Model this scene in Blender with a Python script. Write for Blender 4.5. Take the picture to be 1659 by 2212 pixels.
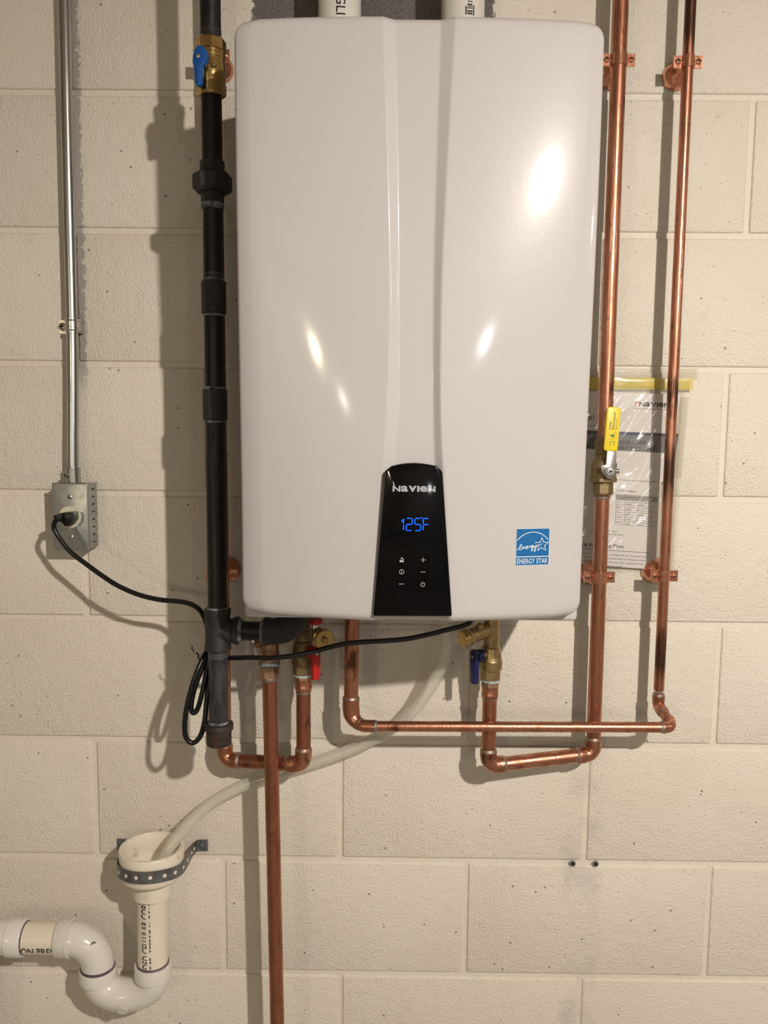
import bpy, bmesh, math, random
from math import sin, cos, pi, sqrt, atan2
from mathutils import Vector, Matrix, noise as mnoise

for o in list(bpy.data.objects):
    bpy.data.objects.remove(o)
scene = bpy.context.scene
COL = scene.collection
random.seed(7)

# ------------------------------------------------------------------ camera
# X to the right along the wall, Y into the wall (wall face at y = 0), Z up (z = 0 is the mortar joint near the top)
cam_data = bpy.data.cameras.new('camera')
cam = bpy.data.objects.new('camera', cam_data)
COL.objects.link(cam)
YAW, PITCH, ROLL, FPX = -0.0061, -0.1071, 0.0098, 1800.8
fwd = Vector((sin(YAW) * cos(PITCH), cos(YAW) * cos(PITCH), sin(PITCH)))
rgt = Vector((cos(YAW), -sin(YAW), 0))
up = rgt.cross(fwd)
r2 = rgt * cos(ROLL) + up * sin(ROLL)
u2 = -rgt * sin(ROLL) + up * cos(ROLL)
m = Matrix((r2, u2, -fwd)).transposed().to_4x4()
m.translation = Vector((0.5883, -1.3206, -0.493))
cam.matrix_world = m
cam_data.sensor_fit = 'VERTICAL'
cam_data.sensor_height = 24.0
cam_data.lens = 24.0 * FPX / 2212.0
cam_data.clip_start = 0.02
scene.camera = cam

# ------------------------------------------------------------------ world, lights, exposure
world = bpy.data.worlds.new('world')
scene.world = world
world.use_nodes = True
world.node_tree.nodes['Background'].inputs[0].default_value = (0.9, 0.85, 0.78, 1)
world.node_tree.nodes['Background'].inputs[1].default_value = 0.0

def lamp(name, loc, power, color, radius, aim=None, angle=None, blend=1.0):
    d = bpy.data.lights.new(name, 'SPOT' if aim else 'POINT')
    d.energy = power
    d.color = color
    d.shadow_soft_size = radius
    o = bpy.data.objects.new(name, d)
    o.location = loc
    if aim:
        d.spot_size = angle
        d.spot_blend = blend
        o.rotation_euler = (Vector(aim) - Vector(loc)).to_track_quat('-Z', 'Y').to_euler()
    COL.objects.link(o)
    return o

# the clamp lamp that throws the hard shadows, right of the photographer, tipped downwards
lamp('work_lamp', (1.33, -1.87, 0.20), 162, (1.0, 0.915, 0.835), 0.026, aim=(1.11, -1.06, -1.06), angle=math.radians(160), blend=1.0)
# bare bulbs hanging further back in the basement
lamp('hanging_bulb_warm', (-1.12, -5.0, -0.13), 38, (1.0, 0.86, 0.60), 0.06)
lamp('hanging_bulb_low', (-0.95, -5.6, -0.36), 10, (1.0, 0.92, 0.80), 0.045)
lamp('hanging_bulb_cool', (1.60, -7.0, -0.20), 34, (0.92, 0.95, 1.0), 0.07)
lamp('hanging_bulb_right', (2.10, -5.1, 0.05), 18, (0.94, 0.96, 1.0), 0.05)
lamp('wall_bulb_right', (2.60, -1.30, 0.07), 6, (0.97, 0.97, 1.0), 0.06)

scene.view_settings.view_transform = 'Standard'
scene.view_settings.look = 'None'
scene.view_settings.gamma = 1.0
scene.view_settings.use_curve_mapping = False
scene.view_settings.exposure = 0.0
scene.cycles.use_denoising = True
scene.cycles.use_adaptive_sampling = True
scene.cycles.adaptive_threshold = 0.03
scene.cycles.max_bounces = 7
scene.cycles.diffuse_bounces = 3
scene.cycles.glossy_bounces = 3
scene.cycles.transparent_max_bounces = 10
scene.cycles.sample_clamp_indirect = 4.0
scene.cycles.caustics_reflective = False
scene.cycles.caustics_refractive = False

# ------------------------------------------------------------------ materials
MATS = {}
class N:
    """small wrapper round a node tree"""
    def __init__(s, name):
        s.m = bpy.data.materials.new(name); s.m.use_nodes = True
        s.t = s.m.node_tree; s.t.nodes.clear()
        s.out = s.add('ShaderNodeOutputMaterial')
    def add(s, kind, **kw):
        n = s.t.nodes.new(kind)
        for k, v in kw.items(): setattr(n, k, v)
        return n
    def put(s, sock, v):
        if isinstance(v, bpy.types.NodeSocket): s.t.links.new(v, sock)
        elif isinstance(v, (tuple, list)) and len(v) == 3 and sock.type == 'RGBA': sock.default_value = (*v, 1)
        else: sock.default_value = v
    def pos(s):
        return s.add('ShaderNodeNewGeometry').outputs['Position']
    def scaled(s, vec, sc):
        n = s.add('ShaderNodeVectorMath', operation='MULTIPLY'); s.put(n.inputs[0], vec); n.inputs[1].default_value = sc; return n.outputs[0]
    def noise(s, vec, scale, detail=3, rough=0.55):
        n = s.add('ShaderNodeTexNoise'); s.put(n.inputs['Vector'], vec); n.inputs['Scale'].default_value = scale
        n.inputs['Detail'].default_value = detail; n.inputs['Roughness'].default_value = rough; return n.outputs['Fac']
    def math(s, op, a, b=0.0, clamp=False):
        n = s.add('ShaderNodeMath', operation=op, use_clamp=clamp); s.put(n.inputs[0], a); s.put(n.inputs[1], b); return n.outputs[0]
    def smooth(s, v, lo, hi):
        n = s.add('ShaderNodeMapRange', interpolation_type='SMOOTHSTEP'); s.put(n.inputs['Value'], v)
        n.inputs['From Min'].default_value = lo; n.inputs['From Max'].default_value = hi; return n.outputs['Result']
    def mix(s, f, a, b):
        n = s.add('ShaderNodeMix', data_type='RGBA'); s.put(n.inputs[0], f); s.put(n.inputs[6], a); s.put(n.inputs[7], b); return n.outputs[2]
    def mixf(s, f, a, b):
        n = s.add('ShaderNodeMix', data_type='FLOAT'); s.put(n.inputs[0], f); s.put(n.inputs[2], a); s.put(n.inputs[3], b); return n.outputs[0]
    def bump(s, h, dist, strength=1.0):
        n = s.add('ShaderNodeBump'); s.put(n.inputs['Height'], h); n.inputs['Distance'].default_value = dist; n.inputs['Strength'].default_value = strength
        return n.outputs['Normal']
    def principled(s, color, rough=0.5, metal=0.0, normal=None, **kw):
        p = s.add('ShaderNodeBsdfPrincipled')
        s.put(p.inputs['Base Color'], color); s.put(p.inputs['Roughness'], rough); s.put(p.inputs['Metallic'], metal)
        if normal is not None: s.put(p.inputs['Normal'], normal)
        for k, v in kw.items(): s.put(p.inputs[k.replace('_', ' ')], v)
        return p.outputs[0]
    def done(s, shader):
        s.t.links.new(shader, s.out.inputs['Surface']); MATS[s.m.name] = s.m; return s.m

def plain(name, color, rough=0.5, metal=0.0, **kw):
    n = N(name); return n.done(n.principled(color, rough, metal, **kw))

def speckled(name, c1, c2, scale, rough=0.5, metal=0.0, lo=0.4, hi=0.65, stretch=(1, 1, 1), rough2=None, bumpd=0.0, bscale=400, **kw):
    n = N(name); p = n.pos(); q = n.scaled(p, stretch)
    f = n.smooth(n.noise(q, scale, 4), lo, hi)
    nb = n.bump(n.noise(p, bscale, 3), bumpd) if bumpd else None
    r = rough if rough2 is None else n.mixf(f, rough, rough2)
    return n.done(n.principled(n.mix(f, c1, c2), r, metal, nb, **kw))

def wall_material(name, mortar=False):
    n = N(name); p = n.pos()
    sep = n.add('ShaderNodeSeparateXYZ'); n.put(sep.inputs[0], p); X, Z = sep.outputs[0], sep.outputs[2]
    base = n.mix(n.smooth(n.noise(p, 3.0, 4), 0.35, 0.7), (0.73, 0.665, 0.555), (0.77, 0.71, 0.61))
    base = n.mix(n.math('MULTIPLY', n.smooth(n.noise(p, 22.0, 3, 0.7), 0.55, 0.8), 0.30), base, (0.55, 0.51, 0.45))
    wob = n.math('MULTIPLY', n.math('SUBTRACT', n.noise(p, 90, 3, 0.7), 0.5), 0.030)
    xw = n.math('ADD', X, wob)
    def band(lo, hi, soft):
        return n.math('MULTIPLY', n.smooth(xw, lo - soft, lo + soft), n.math('SUBTRACT', 1.0, n.smooth(xw, hi - soft, hi + soft)))
    # bare block left unpainted behind the heater and beside the conduit
    bare = n.math('MULTIPLY', band(0.376, 0.737, 0.002), n.smooth(n.math('ADD', Z, wob), -0.50, -0.49))
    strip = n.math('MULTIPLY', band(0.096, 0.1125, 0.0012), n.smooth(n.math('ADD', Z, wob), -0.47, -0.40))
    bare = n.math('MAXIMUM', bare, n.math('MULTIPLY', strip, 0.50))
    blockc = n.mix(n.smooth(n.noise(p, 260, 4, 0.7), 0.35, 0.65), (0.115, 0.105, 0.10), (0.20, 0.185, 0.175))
    # thin paint and grey scuffs under the cold pipe and round the outlet
    dirt = n.math('MULTIPLY', band(0.885, 0.945, 0.012), n.math('SUBTRACT', 1.0, n.smooth(Z, -1.05, -0.98)))
    dirt = n.math('MULTIPLY', dirt, n.smooth(n.noise(p, 14, 5, 0.7), 0.40, 0.75))
    base = n.mix(n.math('MULTIPLY', dirt, 0.55), base, (0.42, 0.40, 0.37))
    # pinholes in the block that the paint did not fill
    vo = n.add('ShaderNodeTexVoronoi'); n.put(vo.inputs['Vector'], p); vo.inputs['Scale'].default_value = 75
    rsep = n.add('ShaderNodeSeparateColor'); n.put(rsep.inputs[0], vo.outputs['Color'])
    near = n.math('MULTIPLY', band(0.86, 0.935, 0.02), n.math('MULTIPLY', n.smooth(Z, -0.55, -0.45), 1.0))
    near = n.math('MAXIMUM', near, n.math('MULTIPLY', band(0.735, 0.80, 0.012), n.smooth(Z, -0.05, 0.0)))
    dens = n.math('ADD', 0.14, n.math('MULTIPLY', near, 0.40))
    gate = n.math('LESS_THAN', rsep.outputs[0], dens)
    rad = n.math('MULTIPLY', n.math('ADD', rsep.outputs[1], 0.12), 0.13)
    hole = n.math('MULTIPLY', n.math('LESS_THAN', vo.outputs['Distance'], rad), gate)
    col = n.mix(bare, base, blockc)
    col = n.mix(n.math('MULTIPLY', hole, 0.75), col, (0.12, 0.11, 0.10))
    v2 = n.add('ShaderNodeTexVoronoi'); n.put(v2.inputs['Vector'], p); v2.inputs['Scale'].default_value = 190
    r2s = n.add('ShaderNodeSeparateColor'); n.put(r2s.inputs[0], v2.outputs['Color'])
    pin = n.math('MULTIPLY', n.math('LESS_THAN', v2.outputs['Distance'], n.math('MULTIPLY', r2s.outputs[1], 0.22)), n.math('LESS_THAN', r2s.outputs[0], n.math('ADD', 0.05, n.math('MULTIPLY', n.smooth(n.noise(p, 6, 3), 0.45, 0.7), 0.16))))
    col = n.mix(n.math('MULTIPLY', pin, 0.55), col, (0.14, 0.125, 0.11))
    hole = n.math('MAXIMUM', hole, pin)
    h = n.math('ADD', n.math('MULTIPLY', n.noise(p, 280, 2, 0.6), 1.0), n.math('MULTIPLY', n.noise(p, 48, 2), 0.8))
    nb = n.bump(h, 0.0022 if not mortar else 0.0012, 0.9)
    rough = n.mixf(bare, 0.52, 0.95)
    return n.done(n.principled(col, rough, 0.0, nb))

wall_material('wall_paint')
wall_material('mortar_paint', True)
speckled('floor_concrete', (0.30, 0.28, 0.26), (0.38, 0.36, 0.33), 6, 0.8)
speckled('ceiling_wood', (0.42, 0.33, 0.23), (0.50, 0.40, 0.29), 5, 0.8, stretch=(1, 8, 1))
speckled('room_wall', (0.56, 0.52, 0.46), (0.60, 0.56, 0.50), 4, 0.8)

def heater_paint():
    n = N('heater_enamel'); p = n.pos()
    h = n.math('ADD', n.noise(p, 140, 2), n.math('MULTIPLY', n.noise(n.scaled(p, (1, 1, 0.5)), 22, 2), 2.0))
    return n.done(n.principled((0.54, 0.522, 0.505), 0.30, 0.0, n.bump(h, 0.00012, 0.8), Specular_IOR_Level=0.12, Coat_Weight=0.45, Coat_Roughness=0.085))
heater_paint()
plain('case_enamel', (0.58, 0.565, 0.55), 0.3)
plain('black_gloss', (0.002, 0.002, 0.0025), 0.06, 0, Specular_IOR_Level=0.28)
plain('keypad_black', (0.006, 0.006, 0.007), 0.22)
plain('silver_print', (0.55, 0.56, 0.58), 0.35, 0.6)
plain('grey_print', (0.50, 0.50, 0.50), 0.5)
plain('sticker_blue', (0.004, 0.130, 0.36), 0.4)
plain('white_print', (0.80, 0.82, 0.84), 0.45)
n = N('display_blue')
e = n.add('ShaderNodeEmission'); e.inputs[0].default_value = (0.006, 0.085, 1.0, 1); e.inputs[1].default_value = 3.2
n.done(e.outputs[0])

def copper(name, a, b, dark, amount, r1=0.24, r2=0.42):
    n = N(name); p = n.pos(); q = n.scaled(p, (3.0, 3.0, 0.55))
    f = n.smooth(n.noise(q, 26, 5, 0.65), 0.35, 0.68)
    c = n.mix(f, a, b)
    st = n.math('MULTIPLY', n.smooth(n.noise(n.scaled(p, (2.2, 2.2, 0.9)), 14, 4, 0.6), 0.60 - amount, 0.70 - amount), 0.85)
    fl = n.smooth(n.noise(n.scaled(p, (1.5, 1.5, 0.8)), 120, 3, 0.5), 0.66, 0.72)
    c = n.mix(n.math('MAXIMUM', st, n.math('MULTIPLY', fl, 0.6)), c, dark)
    r = n.mixf(f, r1, r2)
    nb = n.bump(n.noise(q, 90, 2), 0.0004, 0.6)
    return n.done(n.principled(c, r, 0.92, nb))
copper('copper', (0.58, 0.265, 0.165), (0.37, 0.152, 0.088), (0.09, 0.042, 0.027), 0.0)
copper('copper_dull', (0.45, 0.185, 0.108), (0.29, 0.113, 0.064), (0.075, 0.035, 0.022), 0.0, 0.30, 0.46)
copper('copper_plate', (0.76, 0.37, 0.24), (0.62, 0.28, 0.17), (0.34, 0.14, 0.08), -0.08, 0.18, 0.3)
def stained():
    n = N('copper_stained'); p = n.pos(); q = n.scaled(p, (3.0, 3.0, 0.55))
    sep = n.add('ShaderNodeSeparateXYZ'); n.put(sep.inputs[0], p); Z = sep.outputs[2]
    f = n.smooth(n.noise(q, 26, 5, 0.65), 0.35, 0.68)
    c = n.mix(f, (0.60, 0.28, 0.18), (0.38, 0.16, 0.095))
    wz = n.math('ADD', Z, n.math('MULTIPLY', n.math('SUBTRACT', n.noise(n.scaled(p, (6, 6, 1)), 20, 4), 0.5), 0.10))
    def blot(lo, hi, soft): return n.math('MULTIPLY', n.smooth(wz, lo - soft, lo + soft), n.math('SUBTRACT', 1.0, n.smooth(wz, hi - soft, hi + soft)))
    st = n.math('MAXIMUM', n.smooth(wz, 0.030, 0.060), n.math('MAXIMUM', blot(-0.465, -0.430, 0.012), n.math('MAXIMUM', blot(-0.600, -0.530, 0.022), blot(-0.880, -0.815, 0.02))))
    fl = n.smooth(n.noise(n.scaled(p, (1.5, 1.5, 0.8)), 110, 3, 0.5), 0.64, 0.70)
    c = n.mix(n.math('MAXIMUM', n.math('MULTIPLY', st, 0.88), n.math('MULTIPLY', fl, 0.6)), c, (0.075, 0.043, 0.030))
    return n.done(n.principled(c, n.mixf(f, 0.24, 0.40), 0.92, n.bump(n.noise(q, 90, 2), 0.0004, 0.6)))
stained()
speckled('solder', (0.34, 0.29, 0.25), (0.30, 0.17, 0.11), 90, 0.42, 0.75)
speckled('brass', (0.44, 0.33, 0.16), (0.34, 0.25, 0.12), 60, 0.34, 0.9, rough2=0.46, bumpd=0.0002)
speckled('brass_bright', (0.60, 0.43, 0.17), (0.46, 0.32, 0.125), 60, 0.22, 0.95)
speckled('brass_cast', (0.29, 0.22, 0.105), (0.21, 0.155, 0.075), 80, 0.5, 0.8, rough2=0.62, bumpd=0.0006)
speckled('bronze', (0.40, 0.25, 0.15), (0.32, 0.19, 0.11), 70, 0.45, 0.8, bumpd=0.0005)
speckled('black_iron', (0.006, 0.0055, 0.005), (0.013, 0.012, 0.011), 50, 0.38, 0.0, stretch=(2, 2, 0.5), rough2=0.55, Specular_IOR_Level=0.35)
speckled('cast_iron', (0.013, 0.012, 0.011), (0.022, 0.020, 0.018), 90, 0.6, 0.0, bumpd=0.0008, bscale=500)
speckled('worn_iron', (0.022, 0.023, 0.024), (0.046, 0.047, 0.050), 60, 0.40, 0.1, stretch=(2, 2, 0.6))
speckled('rusty_iron', (0.026, 0.020, 0.016), (0.060, 0.036, 0.022), 60, 0.6, 0.1, bumpd=0.0006)
speckled('thread_sealant', (0.20, 0.225, 0.225), (0.06, 0.065, 0.065), 110, 0.7, 0.0)
speckled('cut_thread', (0.16, 0.15, 0.14), (0.09, 0.085, 0.08), 200, 0.35, 0.6)
speckled('tape_white', (0.62, 0.66, 0.64), (0.30, 0.45, 0.42), 120, 0.6)
speckled('galvanised', (0.54, 0.545, 0.52), (0.43, 0.435, 0.415), 40, 0.24, 0.95, stretch=(3, 3, 0.3), rough2=0.32)
speckled('box_steel', (0.42, 0.44, 0.43), (0.35, 0.365, 0.355), 30, 0.33, 0.9, rough2=0.42)
speckled('zinc', (0.66, 0.65, 0.62), (0.54, 0.53, 0.50), 90, 0.25, 0.95)
speckled('strap_steel', (0.19, 0.20, 0.20), (0.13, 0.135, 0.135), 70, 0.42, 0.6)
plain('dark_hole', (0.01, 0.01, 0.01), 0.9)
plain('blue_plastic', (0.008, 0.085, 0.33), 0.35)
plain('navy_plastic', (0.008, 0.015, 0.09), 0.25)
plain('red_plastic', (0.50, 0.018, 0.016), 0.30)
plain('yellow_plastic', (0.80, 0.62, 0.02), 0.35, Subsurface_Weight=0.0)
plain('green_print', (0.02, 0.12, 0.05), 0.5)
plain('rubber_black', (0.006, 0.006, 0.006), 0.32, Specular_IOR_Level=0.4)
plain('ivory_plastic', (0.66, 0.62, 0.46), 0.4)
speckled('pvc_fitting', (0.72, 0.69, 0.62), (0.78, 0.75, 0.69), 8, 0.16)
speckled('pvc_pipe', (0.78, 0.70, 0.56), (0.82, 0.75, 0.62), 12, 0.26, stretch=(1, 1, 0.6))
speckled('pvc_soiled', (0.78, 0.71, 0.58), (0.50, 0.38, 0.24), 42, 0.32, lo=0.54, hi=0.74)
speckled('primer_purple', (0.10, 0.06, 0.085), (0.17, 0.12, 0.14), 60, 0.5)
plain('black_print', (0.012, 0.010, 0.010), 0.6)
plain('grey_band', (0.16, 0.165, 0.175), 0.5)
plain('navy_print', (0.022, 0.030, 0.085), 0.5)
plain('orange_print', (0.62, 0.20, 0.09), 0.5)
plain('table_grey', (0.36, 0.35, 0.34), 0.6)
plain('text_grey', (0.10, 0.10, 0.105), 0.6)
speckled('paper', (0.80, 0.77, 0.75), (0.84, 0.81, 0.79), 8, 0.7)
def sheer(name, col, fac, rough, gloss):
    n = N(name)
    tr = n.add('ShaderNodeBsdfTransparent'); tr.inputs[0].default_value = (0.97, 0.96, 0.93, 1)
    pr = n.principled(col, rough)
    gl = n.add('ShaderNodeBsdfGlossy'); gl.inputs['Roughness'].default_value = 0.12
    m1 = n.add('ShaderNodeMixShader'); m1.inputs[0].default_value = fac; n.t.links.new(tr.outputs[0], m1.inputs[1]); n.t.links.new(pr, m1.inputs[2])
    m2 = n.add('ShaderNodeMixShader'); m2.inputs[0].default_value = gloss; n.t.links.new(m1.outputs[0], m2.inputs[1]); n.t.links.new(gl.outputs[0], m2.inputs[2])
    return n.done(m2.outputs[0])
sheer('bag_film', (0.78, 0.76, 0.73), 0.07, 0.3, 0.08)
sheer('bag_yellow', (0.72, 0.58, 0.10), 0.72, 0.3, 0.05)
sheer('clear_tape', (0.70, 0.66, 0.52), 0.22, 0.3, 0.03)
sheer('hose_film', (0.80, 0.77, 0.66), 0.42, 0.25, 0.04)
sheer('clear_strap', (0.75, 0.73, 0.66), 0.25, 0.2, 0.12)

# ------------------------------------------------------------------ mesh helpers
def V(x, d, z):
    """x along the wall, d metres out from the wall face, z up"""
    return Vector((x, -d, z))

class MB:
    def __init__(s): s.v = []; s.f = []
    def add(s, vs, fs):
        b = len(s.v); s.v += [Vector(p) for p in vs]; s.f += [tuple(i + b for i in f) for f in fs]; return s
    def build(s, name, mat, parent=None, angle=35, weld=False):
        org = Vector((0, 0, 0))
        if parent is not None:
            root = parent
            while root.parent: root = root.parent
            org = root.location
        me = bpy.data.meshes.new(name)
        me.from_pydata([tuple(p - org) for p in s.v], [], s.f)
        me.materials.append(MATS[mat])
        bm = bmesh.new(); bm.from_mesh(me)
        if weld: bmesh.ops.remove_doubles(bm, verts=bm.verts, dist=1e-6)
        bmesh.ops.recalc_face_normals(bm, faces=bm.faces)
        for f in bm.faces: f.smooth = True
        bm.to_mesh(me); bm.free()
        me.set_sharp_from_angle(angle=math.radians(angle))
        o = bpy.data.objects.new(name, me)
        COL.objects.link(o)
        if parent is not None: o.parent = parent
        return o

def tag(o, label, cat, group=None, kind=None):
    o['label'] = label; o['category'] = cat
    if group: o['group'] = group
    if kind: o['kind'] = kind
    return o
def thing(name, loc, label, cat, group=None):
    o = bpy.data.objects.new(name, None); o.empty_display_size = 0.03
    o.location = loc; COL.objects.link(o)
    return tag(o, label, cat, group)

def perp(a):
    a = a.normalized()
    h = Vector((0, 0, 1)) if abs(a.z) < 0.9 else Vector((0, -1, 0))
    u = h.cross(a).normalized(); return u, a.cross(u)

def spline(pts, sub=6, closed=False):
    P = [Vector(p) for p in pts]; out = []
    n = len(P)
    rng = n if closed else n - 1
    for i in range(rng):
        p1, p2 = P[i], P[(i + 1) % n]
        p0 = P[(i - 1) % n] if (closed or i > 0) else p1 * 2 - p2
        p3 = P[(i + 2) % n] if (closed or i + 2 < n) else p2 * 2 - p1
        for k in range(sub):
            t = k / sub
            out.append(0.5 * ((2 * p1) + (p2 - p0) * t + (2 * p0 - 5 * p1 + 4 * p2 - p3) * t * t + (3 * p1 - p0 - 3 * p2 + p3) * t ** 3))
    if not closed: out.append(P[-1])
    return out

def sweep(mb, path, r, n=20, cap=True, closed=False, hole=None, squash=None):
    path = [Vector(p) for p in path]; k = len(path)
    tan = []
    for i in range(k):
        if closed: t = path[(i + 1) % k] - path[i - 1]
        else: t = path[min(i + 1, k - 1)] - path[max(i - 1, 0)]
        tan.append(t.normalized())
    u, w = perp(tan[0]); vs = []; fs = []
    for i in range(k):
        u = (u - tan[i] * u.dot(tan[i])).normalized(); w = tan[i].cross(u)
        ri = r[i] if isinstance(r, (list, tuple)) else r
        for j in range(n):
            a = 2 * pi * j / n
            vs.append(path[i] + (u * cos(a) + w * sin(a)) * ri)
    rings = k if closed else k - 1
    for i in range(rings):
        i2 = (i + 1) % k
        for j in range(n):
            j2 = (j + 1) % n
            fs.append((i * n + j, i * n + j2, i2 * n + j2, i2 * n + j))
    if cap and not closed:
        fs.append(tuple(range(n - 1, -1, -1))); fs.append(tuple((k - 1) * n + j for j in range(n)))
    return mb.add(vs, fs)

def lathe(mb, prof, origin, axis, n=28, cap=True, sides=None, rot=0.0):
    """prof: (t along axis, radius)"""
    axis = Vector(axis).normalized(); u, w = perp(axis); origin = Vector(origin); nn = sides or n
    vs = []; fs = []
    for t, r in prof:
        for j in range(nn):
            a = 2 * pi * j / nn + rot
            vs.append(origin + axis * t + (u * cos(a) + w * sin(a)) * r)
    for i in range(len(prof) - 1):
        for j in range(nn):
            j2 = (j + 1) % nn
            fs.append((i * nn + j, i * nn + j2, (i + 1) * nn + j2, (i + 1) * nn + j))
    if cap:
        fs.append(tuple(range(nn - 1, -1, -1))); fs.append(tuple((len(prof) - 1) * nn + j for j in range(nn)))
    return mb.add(vs, fs)

def hexring(mb, origin, axis, t0, t1, r, ch=0.0015, rot=0.0, sides=6):
    return lathe(mb, [(t0, r - ch), (t0 + ch, r), (t1 - ch, r), (t1, r - ch)], origin, axis, sides=sides, rot=rot)

def cyl(mb, a, b, r, n=24, ch=0.0006):
    a = Vector(a); b = Vector(b); L = (b - a).length
    return lathe(mb, [(0, r - ch), (ch, r), (L - ch, r), (L, r - ch)], a, b - a, n)

def prism(mb, poly, o, ux, uy, t0, t1, bev=0.0, seg=2):
    """extruded outline in the frame (ux, uy, ux x uy), front edge bevelled"""
    ux = Vector(ux).normalized(); uy = Vector(uy).normalized(); nz = ux.cross(uy); o = Vector(o)
    bm = bmesh.new()
    vs = [bm.verts.new(o + ux * p[0] + uy * p[1] + nz * t0) for p in poly]
    f = bm.faces.new(vs)
    r = bmesh.ops.extrude_face_region(bm, geom=[f])
    nv = [g for g in r['geom'] if isinstance(g, bmesh.types.BMVert)]
    bmesh.ops.translate(bm, vec=nz * (t1 - t0), verts=nv)
    if bev:
        es = [e for e in bm.edges if len(e.link_faces) == 2 and e.calc_face_angle(0) > 0.6]
        bmesh.ops.bevel(bm, geom=es, offset=bev, segments=seg, affect='EDGES', profile=0.5)
    bm.verts.index_update()
    mb.add([v.co.copy() for v in bm.verts], [tuple(v.index for v in g.verts) for g in bm.faces]); bm.free()
    return mb

def box(mb, lo, hi, bev=0.0, seg=2):
    lo = Vector(lo); hi = Vector(hi)
    return prism(mb, [(0, 0), (hi.x - lo.x, 0), (hi.x - lo.x, hi.y - lo.y), (0, hi.y - lo.y)], lo, (1, 0, 0), (0, 1, 0), 0, hi.z - lo.z, bev, seg)

def rrect(w, h, r, n=4):
    out = []
    for cx, cy, a0 in ((w / 2 - r, h / 2 - r, 0), (-w / 2 + r, h / 2 - r, 90), (-w / 2 + r, -h / 2 + r, 180), (w / 2 - r, -h / 2 + r, 270)):
        for k in range(n + 1):
            a = math.radians(a0 + 90 * k / n); out.append((cx + r * cos(a), cy + r * sin(a)))
    return out

def text2d(s, bold=0.0, spacing=1.0):
    c = bpy.data.curves.new('t', 'FONT'); c.body = s; c.size = 1.0; c.offset = bold; c.space_character = spacing; c.resolution_u = 3
    o = bpy.data.objects.new('t', c); COL.objects.link(o)
    me = bpy.data.meshes.new_from_object(o.evaluated_get(bpy.context.evaluated_depsgraph_get()))
    vs = [(v.co.x, v.co.y) for v in me.vertices]; fs = [tuple(p.vertices) for p in me.polygons]
    bpy.data.objects.remove(o); bpy.data.curves.remove(c); bpy.data.meshes.remove(me)
    return vs, fs
def fit(tx, w=None, h=None, x0=0.0, y0=0.0):
    vs, fs = tx
    lx = min(p[0] for p in vs); hx = max(p[0] for p in vs); ly = min(p[1] for p in vs); hy = max(p[1] for p in vs)
    if w is None: sy = h / (hy - ly); sx = sy
    elif h is None: sx = w / (hx - lx); sy = sx
    else: sx = w / (hx - lx); sy = h / (hy - ly)
    return [(x0 + (p[0] - lx) * sx, y0 + (p[1] - ly) * sy) for p in vs], fs
def stroke(pts, w, closed=False):
    """flat ribbon along a 2-D line"""
    n = len(pts); vs = []; fs = []
    for i in range(n):
        a = Vector(pts[(i - 1) % n] if closed or i else pts[i]); b = Vector(pts[(i + 1) % n] if closed or i < n - 1 else pts[i])
        p = Vector(pts[i]); t = (b - a).normalized(); nr = Vector((-t.y, t.x))
        k = 1.0
        if closed or 0 < i < n - 1:
            e1 = (p - a).normalized(); k = min(2.2, 1 / max(0.35, abs(Vector((-e1.y, e1.x)).dot(nr))))
        vs += [tuple(p + nr * w / 2 * k), tuple(p - nr * w / 2 * k)]
    for i in range(n if closed else n - 1):
        j = (i + 1) % n; fs.append((2 * i, 2 * i + 1, 2 * j + 1, 2 * j))
    return vs, fs
def ring2d(cx, cy, r, w, n=28, a0=0.0, a1=360.0):
    full = abs(a1 - a0) >= 360
    pts = [(cx + r * cos(math.radians(a0 + (a1 - a0) * k / n)), cy + r * sin(math.radians(a0 + (a1 - a0) * k / n))) for k in range(n + (0 if full else 1))]
    return stroke(pts, w, full)
def disc2d(cx, cy, r, n=20):
    return [(cx + r * cos(2 * pi * k / n), cy + r * sin(2 * pi * k / n)) for k in range(n)], [tuple(range(n))]
def rect2d(x0, y0, x1, y1): return [(x0, y0), (x1, y0), (x1, y1), (x0, y1)], [(0, 1, 2, 3)]
def ink(mb, shape, fn):
    vs, fs = shape; return mb.add([fn(*p) for p in vs], fs)
def flat(o, ux, uy, lift=0.0004):
    o = Vector(o); ux = Vector(ux).normalized(); uy = Vector(uy).normalized(); nz = ux.cross(uy)
    return lambda a, b: o + ux * a + uy * b + nz * lift
def subdivide(shape, step):
    """cut a flat shape finely so that it can follow a curved face"""
    vs, fs = shape
    bm = bmesh.new(); bv = [bm.verts.new((p[0], p[1], 0)) for p in vs]
    for f in fs:
        try: bm.faces.new([bv[i] for i in f])
        except ValueError: pass
    bmesh.ops.triangulate(bm, faces=bm.faces)
    for _ in range(6):
        es = [e for e in bm.edges if e.calc_length() > step]
        if not es: break
        bmesh.ops.subdivide_edges(bm, edges=es, cuts=1, use_grid_fill=False)
        bmesh.ops.triangulate(bm, faces=[f for f in bm.faces if len(f.verts) > 3])
    bm.verts.index_update()
    out = [(v.co.x, v.co.y) for v in bm.verts], [tuple(v.index for v in f.verts) for f in bm.faces]
    bm.free(); return out

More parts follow.
